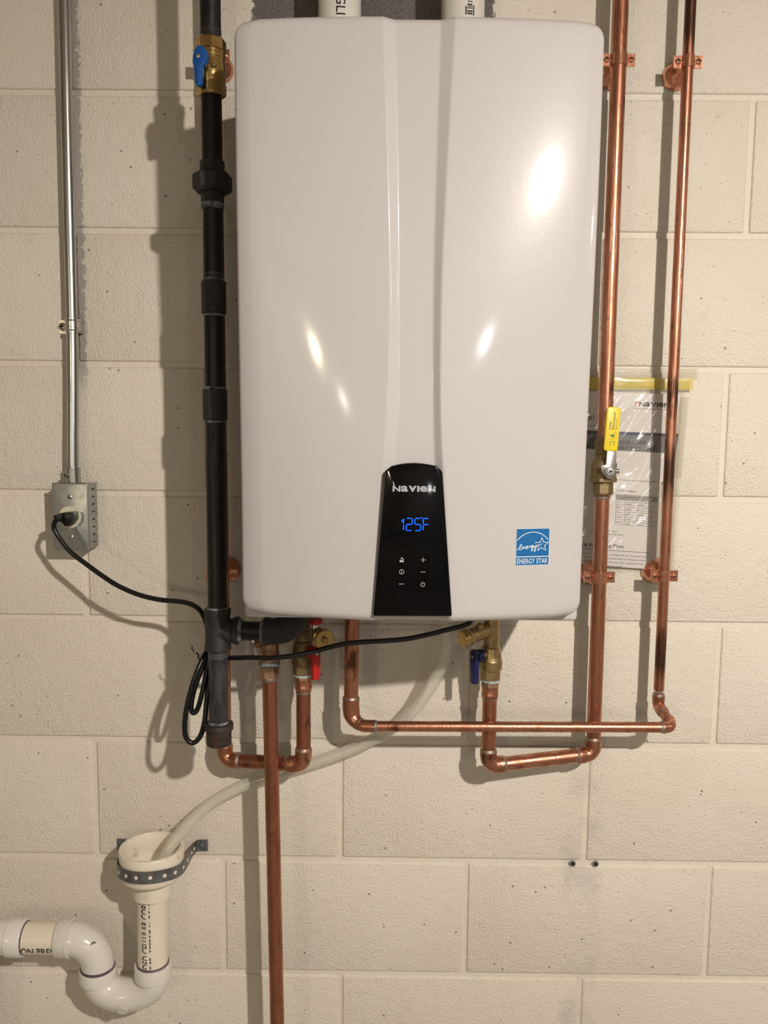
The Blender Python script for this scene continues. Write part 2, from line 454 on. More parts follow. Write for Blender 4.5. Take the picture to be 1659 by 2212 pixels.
def screw(name, parent, c, n, r, mat='zinc', head=0.0015):
    """pan-head screw with a crossed slot"""
    n = Vector(n).normalized(); mb = MB()
    lathe(mb, [(0, r), (head * 0.5, r), (head, r * 0.72), (head * 1.15, r * 0.3)], c, n, 14)
    o = mb.build(name, mat, parent)
    u, w = perp(n); s = MB(); c = Vector(c)
    for a, b in ((u, w), (w, u)):
        prism(s, [(-r * 0.6, -r * 0.13), (r * 0.6, -r * 0.13), (r * 0.6, r * 0.13), (-r * 0.6, r * 0.13)], c, a, n.cross(a), head * 0.9, head * 1.22)
    s.build('slot', 'dark_hole', o)
    return o

def arc_corner(a, c, b, R, seg=10):
    """path from a to b with the corner c rounded by radius R"""
    a, c, b = Vector(a), Vector(c), Vector(b)
    da = (a - c).normalized(); db = (b - c).normalized()
    ang = da.angle(db); tl = R / math.tan(ang / 2)
    pa = c + da * tl; pb = c + db * tl
    ctr = c + (da + db).normalized() * (R / sin(ang / 2))
    va = pa - ctr; vb = pb - ctr; om = va.angle(vb)
    pts = [a]
    for k in range(seg + 1):
        t = k / seg
        pts.append(ctr + (va * sin((1 - t) * om) + vb * sin(t * om)) / sin(om))
    pts.append(b)
    return pts

def elbow(parent, a_dir, c, b_dir, r, leg, mat='copper', R=None, rings=True, name='elbow', legb=None, rb=None, weldmat='solder'):
    c = Vector(c); da = Vector(a_dir).normalized(); db = Vector(b_dir).normalized(); legb = legb or leg; rb = rb or r
    pts = arc_corner(c + da * leg, c, c + db * legb, R or r * 1.15)
    n = len(pts); rad = [r * 1.0 + (rb - r) * (i / (n - 1)) for i in range(n)]
    # socket collars a little fatter than the sweep
    pts2 = [pts[0], pts[0].lerp(pts[1], 0.85)] + pts[1:-1] + [pts[-2].lerp(pts[-1], 0.15), pts[-1]]
    rad2 = [r * 1.06, r * 1.06] + rad[1:-1] + [rb * 1.06, rb * 1.06]
    o = sweep(MB(), pts2, rad2, 22).build(name, mat, parent)
    if rings:
        for p, d, rr in ((c + da * leg, da, r), (c + db * legb, db, rb)):
            lathe(MB(), [(-0.001, rr * 0.9), (0.0, rr * 1.055), (0.0016, rr * 1.02), (0.0042, rr * 0.93), (0.0044, rr * 0.85)], p, d, 22).build('solder_ring', weldmat, o)
    return o

# ------------------------------------------------------------------ the room
X0, X1, YB, ZF, ZC = -1.70, 2.90, -8.2, -2.032, 0.55
def slab(name, lo, hi, mat):
    o = box(MB(), lo, hi).build(name, mat); o['kind'] = 'structure'; return o
slab('floor', (X0 - 0.1, YB - 0.1, ZF - 0.1), (X1 + 0.1, 0.2, ZF), 'floor_concrete')
slab('ceiling', (X0 - 0.1, YB - 0.1, ZC), (X1 + 0.1, 0.2, ZC + 0.1), 'ceiling_wood')
slab('wall_left', (X0 - 0.1, YB, ZF), (X0, 0.2, ZC), 'room_wall')
slab('wall_right', (X1, YB, ZF), (X1 + 0.1, 0.2, ZC), 'room_wall')
slab('wall_front', (X0 - 0.1, YB - 0.1, ZF), (X1 + 0.1, YB, ZC), 'room_wall')
wall = slab('wall_back', (X0, 0.0034, ZF), (X1, 0.2, ZC), 'mortar_paint')
wall['label'] = 'cream painted concrete block wall with shallow mortar joints'

# blocks: course k lies between joint k and joint k + 1; head joints measured course by course
CH, CL, MJ = 0.2032, 0.4064, 0.0085
head = {-3: 0.108, -2: 1.128, -1: 0.097, 0: 1.132, 1: 0.096, 2: 1.114, 3: 0.101, 4: 1.124, 5: 0.106, 6: 0.3165, 7: 0.107, 8: 1.126, 9: 0.105}
block_mesh = {}
def block(x0, x1, z0, z1):
    w, h = x1 - x0, z1 - z0; key = (round(w, 4), round(h, 4))
    if key not in block_mesh:
        b = MB(); prism(b, [(-w / 2, -h / 2), (w / 2, -h / 2), (w / 2, h / 2), (-w / 2, h / 2)], (0, 0, 0), (1, 0, 0), (0, 0, 1), -0.02, 0.0, 0.0034, 3)
        o = b.build('concrete_block', 'wall_paint', None, 60); block_mesh[key] = o.data
    else:
        o = bpy.data.objects.new('concrete_block', block_mesh[key]); COL.objects.link(o)
    o.location = ((x0 + x1) / 2, 0, (z0 + z1) / 2); o.parent = wall
for k in range(-3, 10):
    zt, zb = -k * CH - MJ / 2, -(k + 1) * CH + MJ / 2
    zt = min(zt, ZC - 0.001); zb = max(zb, ZF + 0.001)
    if zt - zb < 0.02: continue
    xj = head[k] - CL * 12
    while xj < X1:
        a, b = max(xj + MJ / 2, X0 + 0.001), min(xj + CL - MJ / 2, X1 - 0.001)
        if b - a > 0.02: block(a, b, zb, zt)
        xj += CL

# ------------------------------------------------------------------ tankless water heater
XC = 0.6175
ZT, ZBOT = -0.0290, -0.7370
def half_w(z): return 0.2160
# depth of the front measured in from the side edge: flat at the top, bulging towards the bottom
PET = [0.0, 0.001, 0.003, 0.005, 0.0185, 0.0205, 0.050, 0.09, 0.13, 0.17, 0.21, 0.24]
PDT = [0.290, 0.2975, 0.3020, 0.3034, 0.3082, 0.3086, 0.3121, 0.3149, 0.3167, 0.3178, 0.3184, 0.3186]
PEB = [0.0, 0.001, 0.003, 0.005, 0.0275, 0.0300, 0.06, 0.10, 0.14, 0.18, 0.21, 0.24]
PDB = [0.268, 0.2755, 0.2800, 0.2818, 0.2930, 0.2938, 0.3012, 0.3100, 0.3165, 0.3215, 0.3245, 0.3262]
def hermite(PE, PD, e):
    if e <= 0: return PD[0]
    for i in range(len(PE) - 1):
        if e <= PE[i + 1]:
            h = PE[i + 1] - PE[i]; t = (e - PE[i]) / h
            def sl(k):
                if k == 0: return (PD[1] - PD[0]) / (PE[1] - PE[0]) * 1.3
                if k == len(PE) - 1: return 0.0
                a = (PD[k] - PD[k - 1]) / (PE[k] - PE[k - 1]); b = (PD[k + 1] - PD[k]) / (PE[k + 1] - PE[k])
                return 2 * a * b / (a + b)
            m0, m1 = sl(i) * h, sl(i + 1) * h
            return (2 * t**3 - 3 * t * t + 1) * PD[i] + (t**3 - 2 * t * t + t) * m0 + (-2 * t**3 + 3 * t * t) * PD[i + 1] + (t**3 - t * t) * m1
    return PD[-1]
def prof(e, z):
    t = max(0.0, min(1.0, (-0.12 - z) / 0.58)); w = t * t * (3 - 2 * t)
    return (1 - w) * hermite(PET, PDT, e) + w * hermite(PEB, PDB, e)
CZ = [-0.02, -0.04, -0.18, -0.325, -0.459, -0.541, -0.73, -0.75]
CHN = [(0.5748, 0.5878, 0.6432, 0.6595), (0.5760, 0.5890, 0.6420, 0.6580), (0.5825, 0.5935, 0.6398, 0.6520), (0.5870, 0.5965, 0.6382, 0.6475),
       (0.5862, 0.5972, 0.6396, 0.6480), (0.5812, 0.5935, 0.6428, 0.6520), (0.5700, 0.5830, 0.6530, 0.6660), (0.5690, 0.5820, 0.6540, 0.6672)]
def channel(z):
    for i in range(len(CZ) - 1):
        if z >= CZ[i + 1] or i == len(CZ) - 2:
            t = (CZ[i] - z) / (CZ[i] - CZ[i + 1]); t = max(0, min(1, t))
            def g(j, c):
                a = CHN[i][c]; b = CHN[i + 1][c]
                def slp(k):
                    if k <= 0 or k >= len(CZ) - 1: return 0.0
                    return (CHN[k + 1][c] - CHN[k - 1][c]) / (CZ[k - 1] - CZ[k + 1]) * (CZ[i] - CZ[i + 1])
                m0, m1 = slp(i), slp(i + 1)
                return (2 * t**3 - 3 * t * t + 1) * a + (t**3 - 2 * t * t + t) * m0 + (-2 * t**3 + 3 * t * t) * b + (t**3 - t * t) * m1
            return [g(0, c) for c in range(4)]
REC = 0.0075
def cover_depth(x, z):
    e = half_w(z) - abs(x - XC)
    return prof(e, z)
heater = thing('tankless_water_heater', V(0.6178, 0.0, -0.748), 'white wall-hung tankless water heater with black control panel reading 125', 'water heater')
# back case
cs = MB()
prism(cs, [(-0.2165, -0.364), (0.2165, -0.364), (0.2150, 0.364), (-0.2150, 0.364)], V(0.6183, 0.0, -0.384), (1, 0, 0), (0, 0, 1), 0.012, 0.257, 0.006, 3)
cs.build('back_case', 'case_enamel', heater)
# front cover
rows = []
for t in (0, 0.0006, 0.0016, 0.003, 0.005, 0.0075, 0.0105, 0.014, 0.018, 0.022): rows.append(ZT - t)
nr = 56
for i in range(1, nr): rows.append(ZT - 0.022 + (ZBOT + 0.022 - ZT + 0.022) * i / nr)
for t in (0.022, 0.018, 0.014, 0.0105, 0.0075, 0.005, 0.003, 0.0016, 0.0006, 0): rows.append(ZBOT + t)
vs = []; ncol = None
RT, RC = 0.013, 0.022
for z in rows:
    t = min(ZT - z, z - ZBOT)
    hw = half_w(z) - (RC - sqrt(max(0, RC * RC - (RC - t) ** 2)) if t < RC else 0)
    rr = RT if ZT - z < 0.1 else 0.010
    red = rr - sqrt(max(0, rr * rr - (rr - t) ** 2)) if t < rr else 0.0
    xl, il, ir, xr = channel(z)
    st = [0.0, 0.0004, 0.001, 0.002, 0.003, 0.004, 0.005, 0.009, 0.013, 0.0165, 0.0185, 0.0195, 0.0205, 0.023, 0.0255, 0.0275, 0.0288, 0.030, 0.034]
    cols = [XC - hw + e for e in st]
    a, b = cols[-1], xl - 0.0022
    cols += [a + (b - a) * k / 12 for k in range(1, 13)]
    cd = []
    for x in cols: cd.append((x, prof(hw - abs(x - XC), z)))
    dl = prof(hw - abs(xl - XC), z); dr = prof(hw - abs(xr - XC), z)
    def ramp(x, xo, xi, d0): return d0 - REC * max(0.0, min(1.0, (x - xo) / (xi - xo)))
    cd += [(xl - 0.0007, prof(hw - abs(xl - 0.0007 - XC), z))]
    cd += [(x, ramp(x, xl, il, dl)) for x in (xl + 0.0007, xl + 0.0022, (xl + il) / 2, il - 0.0022, il - 0.0007)]
    cd += [(il + 0.0007, dl - REC), (il + 0.0022, dl - REC)]
    cd += [(il + (ir - il) * k / 5, (dl + dr) / 2 - REC) for k in (1, 2, 3, 4)]
    cd += [(ir - 0.0022, dr - REC), (ir - 0.0007, dr - REC)]
    cd += [(x, ramp(x, xr, ir, dr)) for x in (ir + 0.0007, ir + 0.0022, (xr + ir) / 2, xr - 0.0022, xr - 0.0007)]
    cd += [(xr + 0.0007, prof(hw - abs(xr + 0.0007 - XC), z))]
    cols2 = [XC + hw - e for e in reversed(st)]
    a, b = xr + 0.0022, cols2[0]
    right = [a + (b - a) * k / 12 for k in range(0, 12)] + cols2
    for x in right: cd.append((x, prof(hw - abs(x - XC), z)))
    line = [V(x, max(0.250, d - red), z) for x, d in cd]
    line = [V(line[0].x, 0.248, z)] + line + [V(line[-1].x, 0.248, z)]
    ncol = len(line); vs += line
fs = []
for i in range(len(rows) - 1):
    for j in range(ncol - 1):
        fs.append((i * ncol + j, i * ncol + j + 1, (i + 1) * ncol + j + 1, (i + 1) * ncol + j))
mb = MB(); mb.add(vs, fs)
for i in (0, len(rows) - 1):      # top and bottom returns
    base = [vs[i * ncol + j] for j in range(ncol)]
    back = [Vector((p.x, -0.248, p.z)) for p in base]
    mb.add(base + back, [(j, j + 1, ncol + j + 1, ncol + j) for j in range(ncol - 1)])
cover = mb.build('front_cover', 'heater_enamel', heater, 60, weld=True)
# black control panel
pts = [(0.5700, -0.7275), (0.6662, -0.7268), (0.6512, -0.5505), (0.6440, -0.5440)]
for k in range(1, 6): 
    t = k / 6; pts.append((0.6440 - 0.0530 * t, -0.5440 + 0.0034 * sin(pi * t)))
pts += [(0.5910, -0.5445), (0.5838, -0.5500)]
PF = 0.3270
def panel_front(z): return PF + 0.0060 * (z + 0.7275) / 0.187
pm = prism(MB(), [(p[0], p[1]) for p in pts], (0, 0, 0), (1, 0, 0), (0, 0, 1), 0.305, PF, 0.0022, 3)
for p in pm.v:
    if -p.y > 0.320: p.y -= panel_front(p.z) - PF
panel = pm.build('control_panel', 'black_gloss', heater)
def pf(a, b): return V(a, panel_front(b) + 0.00025, b)
# maker's name in mixed capitals of one height
lg = MB(); x = 0.5922
for ch, w in (('N', 0.0094), ('a', 0.0084), ('v', 0.0096), ('I', 0.0027), ('e', 0.0085), ('N', 0.0094)):
    ink(lg, fit(text2d(ch, 0.035), w, 0.0072, x, -0.5748), pf); x += w + 0.0006
lg.build('brand_lettering', 'silver_print', panel)
# seven-segment temperature read-out
seg = MB()
def bar(x0, z0, x1, z1, w=0.00105):
    a = Vector((x0, z0)); b = Vector((x1, z1)); t = (b - a).normalized(); nn = Vector((-t.y, t.x)); g = 0.0004
    a += t * g; b -= t * g
    p = [a, a + t * w / 2 + nn * w / 2, b - t * w / 2 + nn * w / 2, b, b - t * w / 2 - nn * w / 2, a + t * w / 2 - nn * w / 2]
    ink(seg, ([tuple(q) for q in p], [(0, 1, 2, 3, 4, 5)]), pf)
def digit(x0, x1, which):
    zt, zm, zb = -0.6066, -0.6140, -0.6214
    d = {'a': (x0, zt, x1, zt), 'b': (x1, zt, x1, zm), 'c': (x1, zm, x1, zb), 'd': (x0, zb, x1, zb), 'e': (x0, zm, x0, zb), 'f': (x0, zt, x0, zm), 'g': (x0, zm, x1, zm)}
    for k in which: bar(*d[k])
digit(0.5995, 0.6058, 'bc'); bar(0.6032, -0.6118, 0.6055, -0.6072)
digit(0.6090, 0.6160, 'abged'); digit(0.6192, 0.6262, 'afgcd'); digit(0.6293, 0.6360, 'afge')
ink(seg, disc2d(0.6276, -0.6060, 0.0009, 12), pf)
seg.build('temperature_readout', 'display_blue', panel)
kp = MB()
def rr_line(cx, cy, w, h, r, lw): return stroke([(cx + p[0], cy + p[1]) for p in rrect(w, h, r)], lw, True)
ink(kp, rr_line(0.6173, -0.6725, 0.0445, 0.0545, 0.005, 0.0003), pf)
kp.build('keypad_outline', 'keypad_black', panel)
def icon(name, shapes):
    b = MB()
    for s in shapes: ink(b, s, pf)
    b.build(name, 'grey_print', panel)
icon('plus_icon', [rect2d(0.6270, -0.65725, 0.6330, -0.65670), rect2d(0.62975, -0.6600, 0.6303, -0.6540)])
icon('minus_icon', [rect2d(0.6270, -0.67225, 0.6330, -0.6717)])
icon('power_icon', [ring2d(0.630, -0.6873, 0.0024, 0.0006, 24, 122, 418), rect2d(0.6297, -0.6870, 0.6303, -0.6838)])
icon('information_icon', [ring2d(0.6043, -0.6720, 0.0028, 0.0005), rect2d(0.6039, -0.6738, 0.6047, -0.6716), disc2d(0.6043, -0.6705, 0.0004, 8)])
icon('person_icon', [disc2d(0.6043, -0.6553, 0.0011, 12), ([(0.6017, -0.6600), (0.6066, -0.6600), (0.6066, -0.6586), (0.6052, -0.6572), (0.6036, -0.6584), (0.6026, -0.6567), (0.6017, -0.6575)], [(0, 1, 2, 3, 4, 5, 6)]), stroke([(0.6052, -0.6575), (0.6068, -0.6560)], 0.0006)])
icon('reset_lettering', [fit(text2d('RESET'), 0.0060, 0.0013, 0.6013, -0.6876)])
# blue efficiency sticker, following the curve of the cover
SX, SZ, SW, SH = 0.7445, -0.6660, 0.0418, 0.0450
def on_cover(lift):
    def fn(a, b):
        x, z = SX + a, SZ + b
        dd = (cover_depth(x + 0.001, z) - cover_depth(x - 0.001, z)) / 0.002
        nrm = Vector((-dd, -1, 0)).normalized()
        return V(x, cover_depth(x, z), z) + nrm * lift
    return fn
stk = ink(MB(), subdivide(rect2d(0, 0, SW, SH), 0.004), on_cover(0.0004)).build('energy_sticker', 'sticker_blue', heater)
wl = MB()
def W(s): ink(wl, subdivide(s, 0.004), on_cover(0.0006))
W(rect2d(-0.0005, SH, SW + 0.0005, SH + 0.0005)); W(rect2d(-0.0005, -0.0005, SW + 0.0005, 0)); W(rect2d(-0.0005, 0, 0, SH)); W(rect2d(SW, 0, SW + 0.0005, SH))
W(rect2d(0, 0.0098, SW, 0.0108))
arc = [(0.0209 + 0.0242 * cos(math.radians(a)), 0.0168 + 0.0240 * sin(math.radians(a))) for a in range(30, 151, 6)]
W(stroke([p for p in arc if 0 <= p[0] <= SW], 0.00085))
cx, cy = 0.0325, 0.0250
star = []
for k in range(10):
    a = math.radians(90 + 36 * k); rr = 0.0088 if k % 2 == 0 else 0.0037
    star.append((cx + rr * cos(a), cy + rr * sin(a)))
W(stroke(star[3:] + star[:3], 0.00075))
W(stroke([star[2], (star[2][0] - 0.0006, star[2][1])], 0.00075))
# the word written as one running stroke
cur = [(0.0008, 0.0196), (0.0030, 0.0198), (0.0056, 0.0226), (0.0070, 0.0250), (0.0060, 0.0258), (0.0046, 0.0240), (0.0040, 0.0206), (0.0052, 0.0192), (0.0072, 0.0204),
       (0.0088, 0.0228), (0.0086, 0.0200), (0.0100, 0.0222), (0.0114, 0.0230), (0.0116, 0.0206), (0.0130, 0.0210), (0.0146, 0.0234), (0.0140, 0.0240), (0.0131, 0.0222), (0.0138, 0.0204), (0.0156, 0.0216),
       (0.0170, 0.0240), (0.0176, 0.0232), (0.0186, 0.0236), (0.0186, 0.0212), (0.0196, 0.0214), (0.0210, 0.0240), (0.0204, 0.0246), (0.0194, 0.0232), (0.0199, 0.0216), (0.0213, 0.0232), (0.0208, 0.0190), (0.0196, 0.0174), (0.0192, 0.0186), (0.0212, 0.0208),
       (0.0226, 0.0240), (0.0228, 0.0218), (0.0240, 0.0222), (0.0254, 0.0250), (0.0248, 0.0200), (0.0236, 0.0166), (0.0228, 0.0172), (0.0240, 0.0200), (0.0268, 0.0238), (0.0330, 0.0262)]
c2 = [(p.x, p.y) for p in spline([(a, b, 0) for a, b in cur], 4)]
W(stroke(c2, 0.0007))
W(fit(text2d('ENERGY STAR', 0.004), SW - 0.0030, 0.0062, 0.0015, 0.0018))
wl.build('sticker_print', 'white_print', stk)

# ------------------------------------------------------------------ white vent pipes over the heater
def vent(x, label):
    t = thing('vent_pipe', V(x, 0.085, -0.012), label, 'pipe', 'white vent pipes above the heater')
    cyl(MB(), V(x, 0.085, -0.0115), V(x, 0.085, ZC), 0.0302, 40).build('pipe', 'pvc_fitting', t)
    return t
def around(cx, d0, r, z_axis=True):
    """wrap flat print on a standing pipe: a = distance round the pipe from the point facing the room, b = height"""
    return lambda a, b: V(cx + r * sin(a / r), d0 + r * cos(a / r), b)
def turned(shape): # text reading downwards
    return [(p[1], -p[0]) for p in shape[0]], [tuple(reversed(f)) for f in shape[1]]
def turned_up(shape):
    return [(-p[1], p[0]) for p in shape[0]], [tuple(reversed(f)) for f in shape[1]]
v1 = vent(0.5118, 'white plastic vent pipe with black letters, left one above the heater')
s = turned(fit(text2d('GLI', 0.01), None, 0.0132))
top = max(p[1] for p in s[0]); bot = min(p[1] for p in s[0])
b = MB(); f = around(0.5118, 0.085, 0.0304)
s = [(p[0] + 0.0035 - 0.0067, p[1] - bot + 0.0610) for p in s[0]], s[1]
ink(b, subdivide(s, 0.004), f); b.build('pipe_lettering', 'black_print', v1)
v2 = vent(0.6842, 'white plastic vent pipe with barcode label, right one above the heater')
b = MB(); f = around(0.6842, 0.085, 0.0304); z = 0.0625
for k in range(26):
    h = random.choice((0.0012, 0.0022, 0.0009)); ink(b, subdivide(rect2d(0.0040, z, 0.0110, z + h), 0.002), f); z += h + random.choice((0.0009, 0.0016, 0.0024))
b.build('barcode', 'black_print', v2)
b = MB(); ink(b, subdivide(rect2d(0.0008, 0.0620, 0.0034, 0.0730), 0.002), f); ink(b, subdivide(rect2d(0.0118, 0.0620, 0.0142, 0.0750), 0.002), f)
b.build('barcode_digits', 'text_grey', v2)

# ------------------------------------------------------------------ black iron gas pipe
GX, GD = 0.3492, 0.175
gas = thing('gas_pipe', V(GX, GD, -0.952), 'black iron gas pipe with union, couplings and drip leg left of heater', 'pipe')
def gp(z0, z1, mat='black_iron', r=0.01335): cyl(MB(), V(GX, GD, z0), V(GX, GD, z1), r, 28).build('pipe', mat, gas)
def threads(z, up, n, parent=gas, mat='cut_thread', r=0.0136):
    b = MB()
    for k in range(n):
        zz = z + (0.002 + k * 0.0028) * (1 if up else -1)
        lathe(b, [(-0.0011, r - 0.0009), (0, r + 0.0003), (0.0011, r - 0.0009)], V(GX, GD, zz), (0, 0, 1), 28, cap=False)
    b.build('threads', mat, parent)
gp(0.0, ZC); threads(0.002, True, 4)
gp(-0.158, -0.068)
# union
un = MB(); lathe(un, [(0, 0.0150), (0.002, 0.0162), (0.0165, 0.0162), (0.017, 0.015)], V(GX, GD, -0.168), (0, 0, 1), sides=8, rot=0.2); un = un.build('union_body', 'cast_iron', gas)
hexring(MB(), V(GX, GD, -0.192), (0, 0, 1), 0.0, 0.025, 0.0262, 0.004, 0.35, 8).build('union_nut', 'cast_iron', un)
lathe(MB(), [(0, 0.0148), (0.012, 0.0156), (0.016, 0.0156)], V(GX, GD, -0.207), (0, 0, 1), sides=8, rot=0.2).build('union_tail', 'cast_iron', un)
lathe(MB(), [(-0.001, 0.0138), (0.0, 0.0150), (0.006, 0.0154), (0.0075, 0.0142)], V(GX, GD, -0.2125), (0, 0, 1), 28).build('thread_sealant', 'thread_sealant', un)
gp(-0.307, -0.206)
threads(-0.3045, True, 3, mat='thread_sealant')
def coupling(z0, z1):
    o = lathe(MB(), [(0, 0.0145), (0.001, 0.0166), (z1 - z0 - 0.001, 0.0166), (z1 - z0, 0.0145)], V(GX, GD, z0), (0, 0, 1), 30).build('coupling', 'cast_iron', gas)
    lathe(MB(), [(0, 0.0140), (0.0015, 0.0147), (0.0035, 0.0140)], V(GX, GD, z0 - 0.003), (0, 0, 1), 28).build('thread_sealant', 'thread_sealant', o)
    lathe(MB(), [(0, 0.0140), (0.0015, 0.0147), (0.0035, 0.0140)], V(GX, GD, z1), (0, 0, 1), 28).build('thread_sealant', 'thread_sealant', o)
coupling(-0.350, -0.3065); gp(-0.451, -0.349); coupling(-0.4925, -0.4505); gp(-0.757, -0.491)
# tee with a branch to the right
ZT2 = -0.786
tee = MB()
lathe(tee, [(0, 0.0160), (0.0005, 0.0186), (0.006, 0.0186), (0.008, 0.0176), (0.050, 0.0176), (0.052, 0.0186), (0.0585, 0.0186), (0.059, 0.0160)], V(GX, GD, -0.8135), (0, 0, 1), 32)
lathe(tee, [(0, 0.0170), (0.021, 0.0172), (0.024, 0.0196), (0.030, 0.0196), (0.031, 0.0160)], V(GX, GD, ZT2), (1, 0.0, 0), 32)
tee = tee.build('tee', 'cast_iron', gas)
lathe(MB(), [(0, 0.0175), (0.002, 0.0170), (0.004, 0.0150), (0.0045, 0.0138)], V(GX + 0.0305, GD, ZT2), (1, 0, 0), 28).build('thread_sealant', 'thread_sealant', tee)
lathe(MB(), [(0, 0.0160), (0.001, 0.0155), (0.0025, 0.0140)], V(GX, GD, -0.7545), (0, 0, 1), 28).build('thread_sealant', 'thread_sealant', tee)
threads(-0.8135, False, 4, mat='thread_sealant')
cyl(MB(), V(GX + 0.030, GD, ZT2), V(GX + 0.068, GD, ZT2 - 0.0005), 0.01335, 28).build('pipe', 'black_iron', gas)
gp(-0.924, -0.813, 'worn_iron')
cap = MB()
lathe(cap, [(0, 0.0165), (0.002, 0.0178), (0.022, 0.0182), (0.0225, 0.0205), (0.030, 0.0210), (0.0315, 0.0195), (0.032, 0.0140)], V(GX, GD, -0.9520), (0, 0, 1), 12)
cap.build('drip_cap', 'rusty_iron', gas, 50)
lathe(MB(), [(0, 0.0150), (0.002, 0.0146), (0.003, 0.0136)], V(GX, GD, -0.9200), (0, 0, 1), 28).build('thread_sealant', 'thread_sealant', gas)
# swept elbow into the heater
ep = spline([V(0.4150, 0.175, -0.7865), V(0.430, 0.175, -0.7865), V(0.446, 0.170, -0.783), V(0.458, 0.158, -0.772), V(0.464, 0.148, -0.757), V(0.465, 0.145, -0.7485)], 5)
er = [0.0188 - 0.0006 * abs(i - 8) / 8 for i in range(len(ep))]; er[0] = 0.0200; er[1] = 0.0200; er[2] = 0.0196
eb = sweep(MB(), ep, er, 28).build('gas_elbow', 'cast_iron', gas, 50)
lathe(MB(), [(0, 0.0140), (0.002, 0.0165), (0.005, 0.0180), (0.006, 0.0180)], V(0.4095, 0.175, ZT2), (1, 0, 0), 28).build('thread_sealant', 'thread_sealant', eb)

# brass gas cock with blue butterfly handle
gv = thing('ball_valve', V(GX, GD, -0.070), 'brass ball valve with blue lever on the black gas pipe', 'valve')
b = MB()
hexring(b, V(GX, GD, 0), (0, 0, 1), -0.0165, 0.0020, 0.0198, 0.003, 0.26, 8)
lathe(b, [(0, 0.0150), (0.002, 0.0182), (0.010, 0.0192), (0.026, 0.0190), (0.030, 0.0178), (0.033, 0.0178), (0.0335, 0.0186), (0.036, 0.0186), (0.0365, 0.0178), (0.0385, 0.0178), (0.039, 0.0186), (0.042, 0.0186)], V(GX, GD, -0.0575), (0, 0, 1), 32)
hexring(b, V(GX, GD, 0), (0, 0, 1), -0.0700, -0.0520, 0.0196, 0.003, 0.26, 8)
b.build('valve_body', 'brass_bright', gv)
SD = Vector((-0.28, -0.96, 0)).normalized(); SO = V(GX, GD, -0.0320)
lathe(MB(), [(0, 0.0095), (0.020, 0.0090), (0.0205, 0.006), (0.027, 0.006)], SO, SD, 20).build('valve_stem', 'brass', gv)
su = Vector((SD.y, -SD.x, 0)) * -1; su = Vector((-SD.y, SD.x, 0))
if su.x < 0: su = -su
hp = [(-0.010, 0.003), (-0.0075, 0.009), (-0.005, 0.0125), (-0.003, 0.0145), (0.0015, 0.0145), (0.006, 0.011), (0.0105, 0.003), (0.0105, -0.004), (0.0065, -0.0095), (0.003, -0.0125), (0.002, -0.033), (-0.001, -0.0355), (-0.0055, -0.0350), (-0.0075, -0.031), (-0.0085, -0.012), (-0.0105, -0.006)]
hd = prism(MB(), hp, SO, su, (0, 0, 1), 0.0, 0.0065, 0.0016, 2)
if su.cross(Vector((0, 0, 1))).dot(SD) < 0: off = -1
else: off = 1
hd.v = [p + SD * (0.024 if off > 0 else 0.0305) for p in hd.v]
hd = hd.build('lever', 'blue_plastic', gv)
lathe(MB(), [(0, 0.0032), (0.0015, 0.0032), (0.0022, 0.0020)], SO + SD * 0.0303 + su * -0.002 + Vector((0, 0, 0.001)), SD, 6).build('lever_nut', 'zinc', hd)
prism(MB(), [(-0.0016, -0.030), (0.0002, -0.030), (0.0006, -0.010), (-0.0020, -0.010)], SO + SD * 0.0300 + su * -0.0022, su, (0, 0, 1), -0.001, 0.0016 , 0.0004).build('lever_rib', 'blue_plastic', hd)
lathe(MB(), [(0, 0.0028), (0.006, 0.0028), (0.007, 0.002)], SO + su * 0.0125 + Vector((0, 0, -0.006)) + SD * 0.012, SD, 12).build('stop_pin', 'brass', gv)

# ------------------------------------------------------------------ copper lines
def cpipe(parent, a, b, r, mat='copper'): return cyl(MB(), a, b, r, 24, 0.0004).build('pipe', mat, parent)
def ring(parent, c, axis, r): return lathe(MB(), [(-0.0022, r * 0.98), (-0.001, r * 1.07), (0.001, r * 1.07), (0.0022, r * 0.98)], c, axis, 22).build('solder_ring', 'solder', parent)
R34, R12 = 0.0111, 0.0080

# cold line: down the wall through the yellow-handled valve, then across to the heater inlet
CX, CD = 0.9130, 0.052
cold = thing('cold_water_line', V(CX, CD, -1.02), 'thick copper pipe beside the heater ending in a U bend at the blue-handled valve', 'pipe')
cpipe(cold, V(CX, CD, -0.514), V(CX, CD, ZC), R34)
ring(cold, V(CX, CD, -0.5105), (0, 0, 1), R34)
cpipe(cold, V(CX + 0.0008, CD, -0.994), V(CX, CD, -0.599), R34)
ring(cold, V(CX, CD, -0.603), (0, 0, 1), R34 * 1.05)
cA = V(CX + 0.001, CD, -1.0090); cB = V(0.7462, 0.0750, -1.0215)
ab = (cB - cA).normalized()
elbow(cold, (0, 0, 1), cA, ab, 0.0124, 0.024)
elbow(cold, (0, 0, 1), cB, -ab, 0.0124, 0.024)
cpipe(cold, cA + ab * 0.016, cB - ab * 0.016, R34)
cpipe(cold, cB + Vector((0, 0, 0.016)), V(0.7462, 0.0750, -0.901), R34)
b = MB(); lathe(b, [(0, 0.0122), (0.003, 0.0126), (0.004, 0.0132), (0.0065, 0.0132), (0.008, 0.0126), (0.018, 0.0128)], V(0.7462, 0.0750, -0.9125), (0, 0, 1), 24)
ad = b.build('adapter', 'copper', cold)
hexring(MB(), V(0.7462, 0.0750, -0.8948), (0, 0, 1), 0.0, 0.0075, 0.0142, 0.001, 0.2).build('adapter_hex', 'bronze', ad)
ring(ad, V(0.7462, 0.0750, -0.9135), (0, 0, 1), R34)

